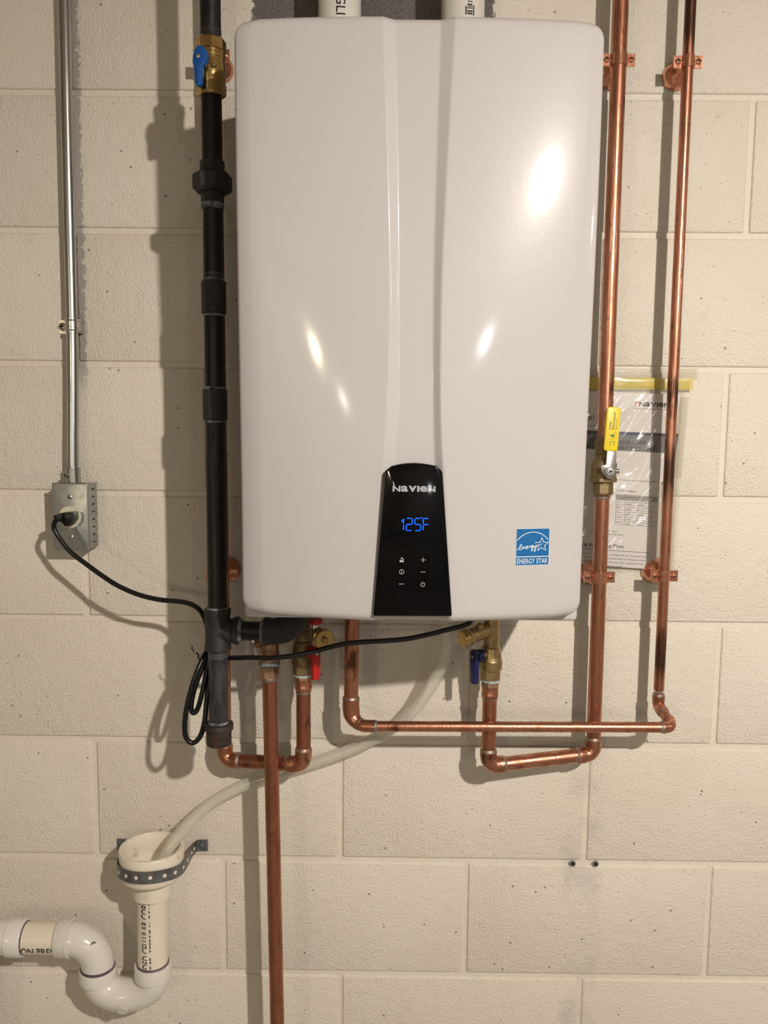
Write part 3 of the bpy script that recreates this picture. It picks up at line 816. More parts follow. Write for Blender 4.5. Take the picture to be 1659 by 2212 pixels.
# half-inch line: down the wall, round two elbows, along under the heater and up into it
HX, HD = 1.0128, 0.052
half = thing('recirculation_line', V(HX, HD, -0.965), 'thin stained copper pipe right of the plastic bag that runs level under the heater', 'pipe')
cpipe(half, V(HX, HD, -0.905), V(HX, HD, ZC), R12, 'copper_stained')
k1 = V(HX, HD, -0.9290); k2 = V(1.0225, 0.0955, -0.9485)
kd = (k2 - k1).normalized()
elbow(half, (0, 0, 1), k1, kd, 0.0090, 0.0155, R=0.009)
k3 = V(0.5400, 0.0955, -0.9525)
hd = (k3 - k2).normalized()
elbow(half, -kd, k2, hd, 0.0090, 0.0155, R=0.010)
cpipe(half, k1 + kd * 0.013, k2 - kd * 0.013, R12)
kx = V(0.5330, 0.080, -0.9430)
cpipe(half, k2 + hd * 0.012, V(0.5665, 0.0955, -0.9525), R12)
# reducing elbow at the left end
ep = spline([V(0.5330, 0.080, -0.914), V(0.5330, 0.080, -0.928), V(0.5350, 0.0815, -0.9410), V(0.5420, 0.0870, -0.9495), V(0.5520, 0.0930, -0.9525), V(0.5700, 0.0955, -0.9525)], 5)
er = [0.0130 - 0.0035 * min(1, max(0, (i - 9) / 8)) for i in range(len(ep))]
er[0] = 0.0133; er[-1] = 0.0096
eo = sweep(MB(), ep, er, 22).build('elbow', 'copper', half)
lathe(MB(), [(-0.003, 0.0090), (-0.0015, 0.0102), (0.0015, 0.0102), (0.003, 0.0085)], V(0.5460, 0.0895, -0.9512), (0.85, -0.2, -0.45), 22).build('solder_ring', 'solder', eo)
lathe(MB(), [(-0.001, 0.0092), (0.0, 0.0099), (0.0028, 0.0090), (0.004, 0.0080)], V(0.5700, 0.0955, -0.9525), (1, 0, 0), 22).build('solder_ring', 'solder', eo)
lathe(MB(), [(-0.001, 0.0122), (0.0, 0.0130), (0.002, 0.0122), (0.0035, 0.0111)], V(0.5330, 0.080, -0.914), (0, 0, 1), 22).build('solder_ring', 'solder', eo)
cpipe(half, V(0.5330, 0.080, -0.915), V(0.5338, 0.080, -0.7485), R34)

# hot line behind the gas pipe and across to the heater outlet
hot = thing('hot_water_line', V(0.331, 0.05, -1.04), 'copper pipe behind the black gas pipe with a U bend to the red-handled valve', 'pipe')
hA = V(0.3318, 0.050, -1.0275); hB = V(0.4606, 0.086, -1.0185)
cpipe(hot, V(0.3318, 0.050, -1.012), V(0.3245, 0.050, ZC), R34)
ab = (hB - hA).normalized()
elbow(hot, (0, 0, 1), hA, ab, 0.0124, 0.024, 'copper')
elbow(hot, (0, 0, 1), hB, -ab, 0.0124, 0.024, 'copper')
cpipe(hot, hA + ab * 0.016, hB - ab * 0.016, R34, 'copper_dull')
cpipe(hot, hB + Vector((0, 0, 0.016)), V(0.4606, 0.086, -0.895), R34, 'copper_dull')
b = MB(); lathe(b, [(0, 0.0122), (0.003, 0.0126), (0.004, 0.0132), (0.0065, 0.0132), (0.008, 0.0126), (0.018, 0.0128)], V(0.4606, 0.086, -0.9010), (0, 0, 1), 24)
ad = b.build('adapter', 'copper', hot)
hexring(MB(), V(0.4606, 0.086, -0.8835), (0, 0, 1), 0.0, 0.0070, 0.0142, 0.001, 0.2).build('adapter_hex', 'bronze', ad)
ring(ad, V(0.4606, 0.086, -0.9030), (0, 0, 1), R34)

# relief discharge pipe
dis = thing('discharge_pipe', V(0.4300, 0.098, ZF), 'long straight copper pipe running down to the floor below the relief valve', 'pipe')
cpipe(dis, V(0.4300, 0.098, ZF + 0.002), V(0.4107, 0.098, -0.879), R34, 'copper_dull')
lathe(MB(), [(0, 0.0118), (0.0015, 0.0126), (0.005, 0.0126), (0.007, 0.0120)], V(0.4108, 0.098, -0.8825), (0, 0, 1), 24).build('solder_ring', 'solder', dis)

# ------------------------------------------------------------------ bell hangers
def bell(x, d, z, r, label, wide=1.0, group='copper bell hangers'):
    t = thing('bell_hanger', V(x, 0, z), label, 'pipe hanger', group)
    lathe(MB(), [(0.0, 0.0195), (0.0015, 0.0212), (0.0055, 0.0205), (0.010, 0.0180), (0.016, 0.0120), (0.020, 0.0065), (d - r - 0.0006, 0.0052)], V(x, 0, z), (0, -1, 0), 30).build('bell', 'copper_plate', t)
    # clamp band round the pipe: two half shells with ears
    n = 22; h = 0.0085; ro = r + 0.0016; ri = r + 0.0003
    prf = []
    e = r + 0.0125 * wide
    for sgn, nm in ((1, 'front_band'), (-1, 'rear_band')):
        o2 = [(e, 0.0012), (ro, 0.0012)] ; o2 = [(e, 0.0014)]
        a0 = math.asin(0.0014 / ro)
        arc = [(ro * cos(a0 + (pi - 2 * a0) * k / n), ro * sin(a0 + (pi - 2 * a0) * k / n)) for k in range(n + 1)]
        inn = [(ri * cos(pi * k / n), ri * sin(pi * k / n)) for k in range(n, -1, -1)]
        poly = [(e, 0.0), (e, 0.0014)] + arc + [(-e, 0.0014), (-e, 0.0)] + inn
        b = MB(); m = len(poly)
        vs = [V(x + p[0], d + sgn * (p[1] + 0.0001), z + zz) for zz in (-h, h) for p in poly]
        fs = [(i, (i + 1) % m, m + (i + 1) % m, m + i) for i in range(m)]
        b.add(vs, fs)
        # end faces as strips
        q = len(inn)
        outer = [0 + 1] + [2 + i for i in range(n + 1)] + [n + 3]
        for lay in (0, m):
            b.f += [tuple(lay + i for i in (0, 1, 2, m - 1)), tuple(lay + i for i in (n + 4, n + 5, n + 2, n + 3))]
            for i in range(n):
                b.f.append((lay + 2 + i, lay + 3 + i, lay + m - 2 - i, lay + m - 1 - i))
        bo = b.build(nm, 'copper_plate', t)
        if sgn == 1:
            for sx in (-1, 1): screw('screw', t, V(x + sx * (e - 0.0058), d + 0.0016, z), (0, -1, 0), 0.0042, 'copper_plate', 0.0024)
    return t
bell(CX, CD, 0.0300, R34, 'copper bell hanger at the upper right corner of the heater')
bell(HX, HD, 0.0280, R12, 'copper bell hanger near the top of the thin stained copper pipe')
bell(CX, CD, -0.7265, R34, 'copper bell hanger on the thick copper pipe below the plastic bag')
bell(HX, HD, -0.7235, R12, 'copper bell hanger on the thin copper pipe at the lower edge of the bag')
bell(0.3265, 0.05, 0.0330, R34, 'copper bell hanger half hidden behind the blue-handled gas valve')
bell(0.3300, 0.05, -0.7300, R34, 'copper bell hanger half hidden behind the gas pipe at heater bottom')

# ------------------------------------------------------------------ yellow-handled shut-off valve
yv = thing('shutoff_valve', V(CX, CD, -0.600), 'brass shut-off valve with long yellow lever on thick copper pipe', 'valve')
b = MB()
lathe(b, [(0, 0.0135), (0.002, 0.0150), (0.0215, 0.0150), (0.022, 0.0165), (0.026, 0.0175), (0.028, 0.0195), (0.0475, 0.0200), (0.054, 0.0175), (0.0565, 0.0140), (0.084, 0.0134), (0.0855, 0.0122)], V(CX, CD, -0.600), (0, 0, 1), 32)
hexring(b, V(CX, CD, 0), (0, 0, 1), -0.598, -0.5815, 0.0163, 0.001, 0.3, 8)
hexring(b, V(CX, CD, 0), (0, 0, 1), -0.5795, -0.5725, 0.0212, 0.001, 0.3, 8)
b.build('valve_body', 'brass_cast', yv)
s0 = V(CX + 0.0005, CD, -0.5615); sn = Vector((0.05, -1, 0)).normalized()
lathe(MB(), [(0.012, 0.0100), (0.0255, 0.0095), (0.0258, 0.0045), (0.0280, 0.0045)], s0, sn, 20).build('valve_stem', 'brass_cast', yv)
lx = Vector((1, 0.05, 0)).normalized(); lz = Vector((0, 0, 1))
lev = prism(MB(), [(-0.0125, 0.0075), (-0.0115, -0.001), (-0.002, -0.0115), (0.006, -0.0120), (0.0095, -0.006), (0.0096, 0.010), (0.0100, 0.036), (-0.0040, 0.036), (-0.0050, 0.0095)], s0 + sn * 0.026, lx, lz, 0.0, 0.0024, 0.0004).build('lever', 'zinc', yv)
hexring(MB(), s0 + sn * 0.0284, sn, 0.0, 0.0042, 0.0072, 0.0006, 0.2).build('lever_nut', 'zinc', lev)
lathe(MB(), [(0, 0.0040), (0.0058, 0.0040), (0.006, 0.0018)], s0 + sn * 0.0284, sn, 16).build('stem_end', 'box_steel', lev)
lathe(MB(), [(0, 0.0015), (0.0004, 0.0015)], s0 + sn * 0.0345, sn, 10).build('stem_hole', 'dark_hole', lev)
st = MB()
for k in range(4): lathe(st, [(0, 0.0030), (0.0005, 0.0034), (0.0012, 0.0034), (0.0016, 0.0030)], s0 + sn * 0.024 + lx * (0.0098 + k * 0.0016) + lz * (-0.0002 * k), lx, 12)
st.build('stop_stub', 'box_steel', yv)
# grip
gpoly = rrect(0.0208, 0.0650, 0.0042, 5)
go = s0 + sn * 0.0252 + lx * 0.0018 + lz * 0.0618
gux = (lx * 0.998 - lz * 0.045).normalized(); guz = (lz * 0.998 + lx * 0.045).normalized()
grip = prism(MB(), gpoly, go, gux, guz, 0.0, 0.0052, 0.0016, 3).build('grip', 'yellow_plastic', yv)
gf = flat(go + gux.cross(guz) * 0.0052, gux, guz, 0.0002)
pr = MB()
def gt(s, w, h, x, y, bold=0.0):
    sh = turned_up(fit(text2d(s, bold), w, h)); ink(pr, ([(p[0] + x, p[1] + y) for p in sh[0]], sh[1]), gf)
gt('PROChannel', 0.0250, 0.0036, 0.0028, -0.0005, 0.012)
gt('Made in Italy', 0.0165, 0.0019, 0.0064, -0.0005, 0.01)
gt('ProPEX', 0.0122, 0.0026, -0.0026, -0.0005, 0.02)
ink(pr, rect2d(-0.0010, -0.0115, 0.0024, -0.0078), gf); ink(pr, stroke([(-0.0010, -0.0098), (-0.0034, -0.0080)], 0.0009), gf)
gt('600 WOG', 0.0080, 0.0012, 0.0036, -0.0118); gt('150 WSP', 0.0080, 0.0010, 0.0060, -0.0118)
gt('CL', 0.0028, 0.0014, -0.0004, -0.0158); gt('OP', 0.0028, 0.0014, 0.0030, -0.0158); gt('ON', 0.0032, 0.0020, -0.0006, -0.0240); gt('OFF', 0.0032, 0.0020, 0.0048, -0.0240)
ink(pr, ring2d(0.0012, -0.0222, 0.0048, 0.0006, 14, 45, 135), gf)
for sx in (-1, 1): ink(pr, ([(0.0012 + sx * 0.0026, -0.0182), (0.0012 + sx * 0.0044, -0.0198), (0.0012 + sx * 0.0024, -0.0200)], [(0, 1, 2)]), gf)
pr.build('grip_print', 'green_print', grip)

# ------------------------------------------------------------------ service valves under the heater
def service(cx, d, ztop, zbase, label, cap_path, cap_r, handle_mat, sd, lever_drop, nub, tape, mat, zh):
    t = thing('service_valve', V(cx, d, zbase), label, 'valve')
    H = ztop - zbase
    b = MB()
    hexring(b, V(cx, d, zbase), (0, 0, 1), 0.0, 0.0165, 0.0158, 0.001, 0.25, 8)
    lathe(b, [(0.015, 0.0158), (0.0165, 0.0172), (0.029, 0.0176), (0.030, 0.0166), (0.0315, 0.0160), (0.040, 0.0160), (0.043, 0.0148), (0.050, 0.0140), (0.052, 0.0118), (H, 0.0112)], V(cx, d, zbase), (0, 0, 1), 32)
    p = spline([V(*q) for q in cap_path], 5)
    sweep(b, p, 0.0112, 26)
    bo = b.build('valve_body', mat, t)
    dirc = (p[-1] - p[-2]).normalized()
    lathe(MB(), [(-0.004, 0.0112), (-0.002, 0.0124), (0.001, 0.0124)], p[-1], dirc, 26).build('hose_thread', 'brass', bo)
    c = lathe(MB(), [(0, cap_r * 0.96), (0.0008, cap_r), (0.004, cap_r), (0.0045, cap_r * 0.95), (0.0058, cap_r * 0.95), (0.0064, cap_r), (0.0105, cap_r), (0.0118, cap_r * 0.93)], p[-1] + dirc * 0.001, dirc, 30).build('drain_cap', 'brass_bright', t)
    if nub: lathe(MB(), [(0, 0.0048), (0.0035, 0.0048), (0.005, 0.0035)], p[-1] + dirc * 0.0128, dirc, 16).build('cap_button', 'brass', c)
    lathe(MB(), [(0, 0.0128), (0.001, 0.0142), (0.0030, 0.0145), (0.0045, 0.0150)], V(cx, d, zbase - 0.004), (0, 0, 1), 24).build('thread_tape', tape, t)
    sd = Vector(sd).normalized(); so = V(cx, d, zh)
    lathe(MB(), [(0.010, 0.0075), (0.0195, 0.0070)], so, sd, 18).build('valve_stem', mat, t)
    su = Vector((-sd.y, sd.x, 0))
    hub = MB(); lathe(hub, [(0.0185, 0.0085), (0.019, 0.0098), (0.0275, 0.0098), (0.029, 0.0088)], so, sd, 22)
    hb = hub.build('handle_hub', handle_mat, t)
    w = 0.0068
    lv = prism(MB(), [(-w, 0.0085), (-w + 0.002, 0.0102), (w - 0.002, 0.0102), (w, 0.0085), (w * 0.9, -lever_drop + 0.002), (w * 0.7, -lever_drop), (-w * 0.7, -lever_drop), (-w * 0.9, -lever_drop + 0.002)], so, su, (0, 0, 1), 0.0, 0.0085, 0.0012, 2)
    nz = su.cross(Vector((0, 0, 1)))
    k = 0.0275 if nz.dot(sd) > 0 else 0.036
    lv.v = [q + sd * k for q in lv.v]
    lv = lv.build('lever', handle_mat, t)
    lathe(MB(), [(0, 0.0036), (0.0003, 0.0036)], so + sd * 0.0361, sd, 16).build('screw_recess', 'dark_hole', lv)
    screw('screw', lv, so + sd * 0.0362, sd, 0.0025, 'zinc', 0.001)
    return t, bo, p, dirc
hv, hvb, hp_, hdir = service(0.4600, 0.086, -0.7490, -0.8745, 'brass service valve with red levers beneath the heater', [(0.4605, 0.090, -0.8030), (0.472, 0.102, -0.8040), (0.4860, 0.1200, -0.8055), (0.4915, 0.130, -0.8062)], 0.0148, 'red_plastic', (0.66, -0.75, 0), 0.0400, True, 'tape_white', 'brass_cast', -0.8360)
# second red lever just under the cover
hexring(MB(), V(0.4805, 0.128, -0.7860), (0, 0, 1), 0.0, 0.0065, 0.0125, 0.0012, 0.1, 8).build('upper_lever', 'red_plastic', hv)
lathe(MB(), [(0, 0.0065), (0.006, 0.006)], V(0.4805, 0.128, -0.7920), (0, 0, 1), 16).build('lever_washer', 'zinc', hv)
cyl(MB(), V(0.4805, 0.128, -0.795), V(0.4805, 0.128, -0.791), 0.006).build('lever_stem', 'brass_cast', hv)
cv, cvb, cp_, cdir = service(0.7465, 0.0750, -0.7490, -0.8830, 'brass service valve with dark blue lever beneath the heater', [(0.7460, 0.0750, -0.8035), (0.737, 0.082, -0.8050), (0.719, 0.096, -0.8080), (0.709, 0.103, -0.8100)], 0.0128, 'navy_plastic', (-0.84, -0.54, 0), 0.0420, False, 'tape_white', 'brass', -0.8430)
lathe(MB(), [(0, 0.0060), (0.004, 0.0055), (0.007, 0.0030)], V(0.7265, 0.095, -0.7970), (-0.2, -0.6, 0.78), 16).build('pressure_plug', 'brass', cv)
# clear cap tether hanging round the drain cap
q = cp_[-1] + cdir * 0.004
tp = []
u_, w_ = perp(cdir)
for k in range(24):
    a = 2 * pi * k / 24
    tp.append(q + u_ * 0.0150 * cos(a) + w_ * 0.0165 * sin(a) + Vector((0, 0, -0.0022)) - cdir * 0.004 * cos(a))
sweep(MB(), tp, 0.0011, 8, closed=True).build('cap_tether', 'clear_strap', cv)

# relief valve over the discharge pipe
rv = thing('relief_valve', V(0.4104, 0.0980, -0.8750), 'bronze pressure relief valve with steel lever under the black gas elbow', 'valve')
b = MB()
lathe(b, [(0, 0.0155), (0.001, 0.0168), (0.0045, 0.0172), (0.008, 0.0150), (0.026, 0.0140), (0.034, 0.0150), (0.046, 0.0150), (0.050, 0.0130)], V(0.4104, 0.0980, -0.8505), (0, 0, 1), 28)
sweep(b, [V(0.4104, 0.0980, -0.8115), V(0.4332, 0.0970, -0.8080), V(0.4497, 0.0950, -0.8050)], 0.0105, 22)
b.build('valve_body', 'bronze', rv)
lathe(MB(), [(0, 0.0135), (0.002, 0.0155), (0.0075, 0.0150), (0.0085, 0.014)], V(0.4106, 0.0980, -0.8595), (0, 0, 1), 12, rot=0.2).build('thread_tape', 'thread_sealant', rv)
hexring(MB(), V(0.4106, 0.0980, -0.8770), (0, 0, 1), 0.0, 0.0180, 0.0142, 0.0012, 0.1).build('adapter', 'bronze', rv)
prism(MB(), [(-0.0035, 0.0), (0.0035, 0.0), (0.0040, 0.034), (-0.0030, 0.034)], V(0.3927, 0.1090, -0.8450), (0.97, 0.0, 0.25), (-0.25, 0.0, 0.97), 0.0, 0.0016, 0.0004).build('test_lever', 'zinc', rv)
sweep(MB(), [V(0.3862, 0.1075, -0.8250), V(0.3937, 0.1020, -0.8240), V(0.4022, 0.0980, -0.8230)], 0.0062, 16).build('lever_post', 'bronze', rv)

# ------------------------------------------------------------------ electrical
cond = thing('conduit', V(0.0955, 0.0, -0.592), 'galvanised steel conduit running down the wall to the outlet box', 'conduit')
cpth = spline([V(0.1035, 0.0205, ZC), V(0.1015, 0.0205, 0.12), V(0.1000, 0.0205, -0.06), V(0.0990, 0.0200, -0.21), V(0.0982, 0.0195, -0.35), V(0.0965, 0.020, -0.45), V(0.0948, 0.022, -0.53), V(0.0942, 0.0235, -0.580)], 8)
sweep(MB(), cpth, 0.0090, 22).build('tube', 'galvanised', cond)
cc = lathe(MB(), [(0, 0.0100), (0.0005, 0.0112), (0.0215, 0.0112), (0.022, 0.0118), (0.0235, 0.0118), (0.024, 0.0095)], V(0.0944, 0.0235, -0.5915), (0, 0, 1), 24).build('connector', 'galvanised', cond)
screw('set_screw', cc, V(0.0885, 0.0332, -0.5790), (-0.35, -0.93, 0), 0.0042, 'zinc', 0.004)
cst = thing('conduit_strap', V(0.0982, 0.0, -0.350), 'one-hole steel strap holding the conduit to the wall', 'strap')
n = 18; ro = 0.0104; ri = 0.0092
poly_o = [(-0.0285, 0.0018), (-0.0130, 0.0018), (-0.0105, 0.004)] + [(ro * cos(math.radians(a)), 0.0195 + ro * sin(math.radians(a))) for a in range(195, -16, -15)] + [(0.0105, 0.004), (0.0108, 0.0004)]
poly_i = [(-0.0285, 0.0004), (-0.0122, 0.0004), (-0.0092, 0.004)] + [(ri * cos(math.radians(a)), 0.0195 + ri * sin(math.radians(a))) for a in range(195, -16, -15)] + [(0.0093, 0.004), (0.0094, 0.0004)]
b = MB(); m = len(poly_o)
for (za, zb, gx) in ((-0.0105, 0.0105, 0.0),):
    vs = [V(0.0982 + p[0], p[1], -0.350 + zz) for zz in (za, zb) for p in poly_o + poly_i]
    fs = []
    for i in range(m - 1):
        fs += [(i, i + 1, 2 * m + i + 1, 2 * m + i), (m + i, m + i + 1, 3 * m + i + 1, 3 * m + i), (i, i + 1, m + i + 1, m + i), (2 * m + i, 2 * m + i + 1, 3 * m + i + 1, 3 * m + i)]
    fs += [(0, m, 3 * m, 2 * m), (m - 1, 2 * m - 1, 4 * m - 1, 3 * m - 1)]
    b.add(vs, fs)
so_ = b.build('strap_band', 'zinc', cst)
for dz in (-0.0075, 0.0075):
    pth = [V(0.0982 + (ro + 0.0002) * cos(math.radians(a)), 0.0195 + (ro + 0.0002) * sin(math.radians(a)), -0.350 + dz) for a in range(185, -6, -10)]
    sweep(MB(), pth, 0.0011, 8).build('strap_rib', 'zinc', so_)
screw('screw', cst, V(0.0770, 0.0018, -0.350), (0, -1, 0), 0.0062, 'zinc', 0.005)

ob = thing('outlet_box', V(0.0965, 0.0, -0.697), 'grey steel outlet box with a single round receptacle on the block wall', 'outlet')
OX, OZ, OD = 0.0965, -0.6430, 0.0440
box(MB(), V(OX - 0.0262, 0.041, OZ - 0.0505), V(OX + 0.0262, 0.0, OZ + 0.0505)).build('box_body', 'box_steel', ob)
for i in range(4):      # knock-outs pressed into the side
    zc = OZ + 0.036 - i * 0.024
    for dz in (0.006, -0.006):
        sweep(MB(), [V(OX + 0.0263, 0.014 + 0.004 * k, zc + dz - 0.0006 * (k - 1) * (1 if dz > 0 else -1)) for k in range(3)], 0.0010, 6).build('knockout_slot', 'dark_hole', ob)
pl = prism(MB(), rrect(0.0560, 0.1055, 0.0030, 4), V(OX, 0, OZ), (1, 0, 0), (0, 0, 1), 0.041, 0.0455, 0.0022, 3).build('cover_plate', 'box_steel', ob)
lathe(MB(), [(0.0, 0.0172), (0.0030, 0.0172), (0.0036, 0.0166)], V(OX, 0.0450, OZ), (0, -1, 0), 36).build('receptacle', 'ivory_plastic', ob)
for dz in (-0.0310, 0.0310): screw('screw', ob, V(OX, 0.0454, OZ + dz), (0, -1, 0), 0.0037, 'zinc', 0.0016)

# ------------------------------------------------------------------ power cord
pc = thing('power_cord', V(0.094, 0.0486, -0.655), 'black power cord from the outlet, coiled by the gas pipe and up to the heater', 'cord')
plug = MB()
prism(plug, [(-0.0095, 0.0070), (0.0115, 0.0085), (0.0120, -0.0030), (0.0060, -0.0120), (0.0000, -0.0120), (-0.0065, -0.0050)], V(0.0990, 0, -0.6415), (1, 0, 0), (0, 0, 1), 0.0488, 0.0760, 0.0015, 2)
prism(plug, [(-0.0120, 0.0045), (-0.0020, 0.0055), (0.0, -0.0050), (-0.0105, -0.0055)], V(0.0990, 0, -0.6405), (1, 0, 0), (0, 0, 1), 0.0760, 0.0880, 0.0012, 2)
plug.build('plug', 'rubber_black', pc)
CR = 0.0037
cab = [V(0.0915, 0.080, -0.6405), V(0.0890, 0.088, -0.6460), V(0.0905, 0.094, -0.6550), V(0.098, 0.095, -0.668), V(0.114, 0.097, -0.688), V(0.138, 0.100, -0.706), V(0.164, 0.105, -0.723), V(0.189, 0.110, -0.737), V(0.221, 0.115, -0.749), V(0.253, 0.120, -0.755), V(0.285, 0.125, -0.7565),
       V(0.303, 0.130, -0.7600), V(0.317, 0.137, -0.7680), V(0.326, 0.144, -0.783), V(0.331, 0.148, -0.810),
       V(0.328, 0.150, -0.829), V(0.3135, 0.160, -0.870), V(0.3070, 0.161, -0.898), V(0.3085, 0.161, -0.9105), V(0.3150, 0.160, -0.907), V(0.322, 0.159, -0.884), V(0.3300, 0.151, -0.840), V(0.333, 0.147, -0.822),
       V(0.3265, 0.151, -0.826), V(0.3165, 0.166, -0.850), V(0.3065, 0.171, -0.883), V(0.3005, 0.172, -0.915), V(0.3005, 0.172, -0.941), V(0.3100, 0.171, -0.952), V(0.3210, 0.170, -0.943), V(0.3275, 0.168, -0.920), V(0.3305, 0.162, -0.884), V(0.3345, 0.150, -0.850),
       V(0.3390, 0.146, -0.8370), V(0.350, 0.146, -0.8345), V(0.363, 0.150, -0.833), V(0.392, 0.160, -0.829), V(0.420, 0.170, -0.8265), V(0.447, 0.175, -0.8225), V(0.473, 0.178, -0.817), V(0.499, 0.178, -0.810), V(0.525, 0.175, -0.804), V(0.551, 0.170, -0.802), V(0.583, 0.165, -0.801), V(0.616, 0.160, -0.799),
       V(0.649, 0.155, -0.793), V(0.676, 0.150, -0.787), V(0.698, 0.146, -0.782), V(0.709, 0.143, -0.774), V(0.712, 0.142, -0.7495)]
sweep(MB(), spline(cab, 8), CR, 12).build('cable', 'rubber_black', pc)
tie = spline([V(0.3060, 0.150, -0.816), V(0.3085, 0.151, -0.8225), V(0.3145, 0.150, -0.8275), V(0.3165, 0.152, -0.834), V(0.3215, 0.158, -0.8415), V(0.326, 0.1585, -0.842)], 6)
tw = [p + Vector((0.0007 * sin(i * 1.5), 0, 0.0007 * cos(i * 1.5))) for i, p in enumerate(tie)]
sweep(MB(), tw, 0.0010, 6).build('twist_tie', 'rubber_black', pc)

# ------------------------------------------------------------------ condensate hose
hs = [V(0.668, 0.085, -0.7490), V(0.6715, 0.082, -0.775), V(0.676, 0.080, -0.798), V(0.678, 0.075, -0.828), V(0.672, 0.065, -0.864), V(0.656, 0.055, -0.902), V(0.632, 0.045, -0.941), V(0.599, 0.038, -0.975), V(0.555, 0.032, -1.004), V(0.503, 0.028, -1.028), V(0.450, 0.026, -1.047), V(0.398, 0.026, -1.065), V(0.346, 0.030, -1.084),
      V(0.303, 0.040, -1.108), V(0.269, 0.055, -1.138), V(0.249, 0.066, -1.162), V(0.235, 0.072, -1.186), V(0.228, 0.074, -1.203)]
ho = sweep(MB(), spline(hs, 6), 0.0098, 18).build('drain_hose', 'hose_film')
tag(ho, 'translucent milky plastic hose from the heater down into the white funnel', 'hose')

# ------------------------------------------------------------------ white drain trap
DX, DD = 0.2175, 0.066
tr = thing('drain_trap', V(DX, DD, -1.43), 'white plastic drain with funnel top, P-trap and lettered pipe', 'drain')
fun = MB()
lathe(fun, [(0.0, 0.0288), (0.001, 0.0302), (0.0235, 0.0302), (0.0265, 0.0330), (0.031, 0.0420), (0.034, 0.0470), (0.038, 0.0488), (0.0790, 0.0505), (0.0805, 0.0495), (0.0805, 0.0450), (0.079, 0.0442), (0.046, 0.0432), (0.040, 0.036), (0.036, 0.0225), (0.0, 0.0215)], V(DX, DD, -1.2450), (0, 0, 1), 48, cap=False)
fun.build('funnel', 'pvc_soiled', tr, 40)
cyl(MB(), V(DX, DD, -1.2440), V(DX, DD, -1.2120), 0.0213, 28).build('funnel_floor', 'pvc_soiled', tr)
lathe(MB(), [(0, 0.0241), (0.152, 0.0241)], V(DX - 0.0025, DD, -1.396), (0.0167, 0, 1), 40).build('upright_pipe', 'pvc_pipe', tr)
def prim(c, axis, r, name='primer_ring', h=0.0022): return lathe(MB(), [(-0.0005, r - 0.0005), (0.0, r + 0.0010), (h, r + 0.0006), (h + 0.0006, r - 0.0004)], c, axis, 40).build(name, 'primer_purple', tr)
# trap bend
BL, BR, BZ = 0.1265, 0.2155, -1.388
def hub(c, axis, L, r=0.0292, name='hub', lip=True):
    p = [(0, 0.0260), (0.002, r), (L - 0.0015, r), (L, r - 0.001), (L, 0.0243)]
    return lathe(MB(), p, c, axis, 40).build(name, 'pvc_fitting', tr)
xc = (BL + BR) / 2; rb = (BR - BL) / 2
bend = [V(BR, DD, BZ + 0.010)] + [V(xc + rb * cos(math.radians(a)), DD, BZ + rb * sin(math.radians(a)) * 0.66) for a in range(0, -181, -10)] + [V(BL, DD, BZ + 0.010)]
sweep(MB(), bend, 0.0255, 36).build('trap_bend', 'pvc_fitting', tr)
hub(V(BR, DD, BZ + 0.002), (0, 0, 1), 0.0245); hub(V(BL, DD, BZ - 0.004), (0, 0, 1), 0.0215)
prim(V(BR + 0.0002, DD, BZ + 0.0268), (0, 0, 1), 0.0246)
lathe(MB(), [(0, 0.0090), (0.0015, 0.0086)], V(xc + 0.001, DD + 0.0235, BZ - 0.0395), (0, -0.92, -0.38), 24).build('mould_mark', 'pvc_fitting', tr)
# upper elbow and level pipe
EZ = -1.3215
eb = [V(BL, DD, BZ + 0.012), V(BL, DD, BZ + 0.0225)] + [V(BL - 0.043 + 0.043 * cos(math.radians(a)), DD, EZ - 0.043 + 0.043 * sin(math.radians(a))) for a in range(0, 91, 9)] + [V(0.080, DD, EZ)]
sweep(MB(), eb, 0.0258, 36).build('elbow', 'pvc_fitting', tr)
prim(V(BL, DD, BZ + 0.0180), (0, 0, 1), 0.0262, h=0.003)
hub(V(0.0870, DD, EZ), (-1, 0, 0), 0.0225, 0.0288)
lathe(MB(), [(0, 0.0285), (0.0008, 0.0300), (0.0026, 0.0300), (0.0034, 0.0285)], V(0.0870, DD, EZ), (-1, 0, 0), 40).build('hub_rib', 'pvc_fitting', tr)
cyl(MB(), V(0.066, DD, EZ), V(-0.005, DD, EZ - 0.0005), 0.0241, 40).build('level_pipe', 'pvc_pipe', tr)
prim(V(0.0645, DD, EZ), (-1, 0, 0), 0.0242, h=0.0008)
hub(V(-0.0150, DD, EZ), (1, 0, 0), 0.0265, 0.0290)
prim(V(0.0112, DD, EZ), (1, 0, 0), 0.0245, h=0.0014)
far = [V(0.0, DD, EZ), V(-0.012, DD, EZ)] + [V(-0.024 - 0.043 * sin(math.radians(a)), DD, EZ - 0.043 + 0.043 * cos(math.radians(a))) for a in range(0, 91, 9)] + [V(-0.067, DD, EZ - 0.075)]
sweep(MB(), far, 0.0262, 36).build('elbow', 'pvc_fitting', tr)
cyl(MB(), V(-0.067, DD, ZF + 0.002), V(-0.067, DD, EZ - 0.07), 0.0241, 40).build('down_pipe', 'pvc_pipe', tr)
hub(V(-0.067, DD, EZ - 0.078), (0, 0, -1), 0.0245, 0.0290)
prim(V(-0.067, DD, EZ - 0.103), (0, 0, -1), 0.0245)
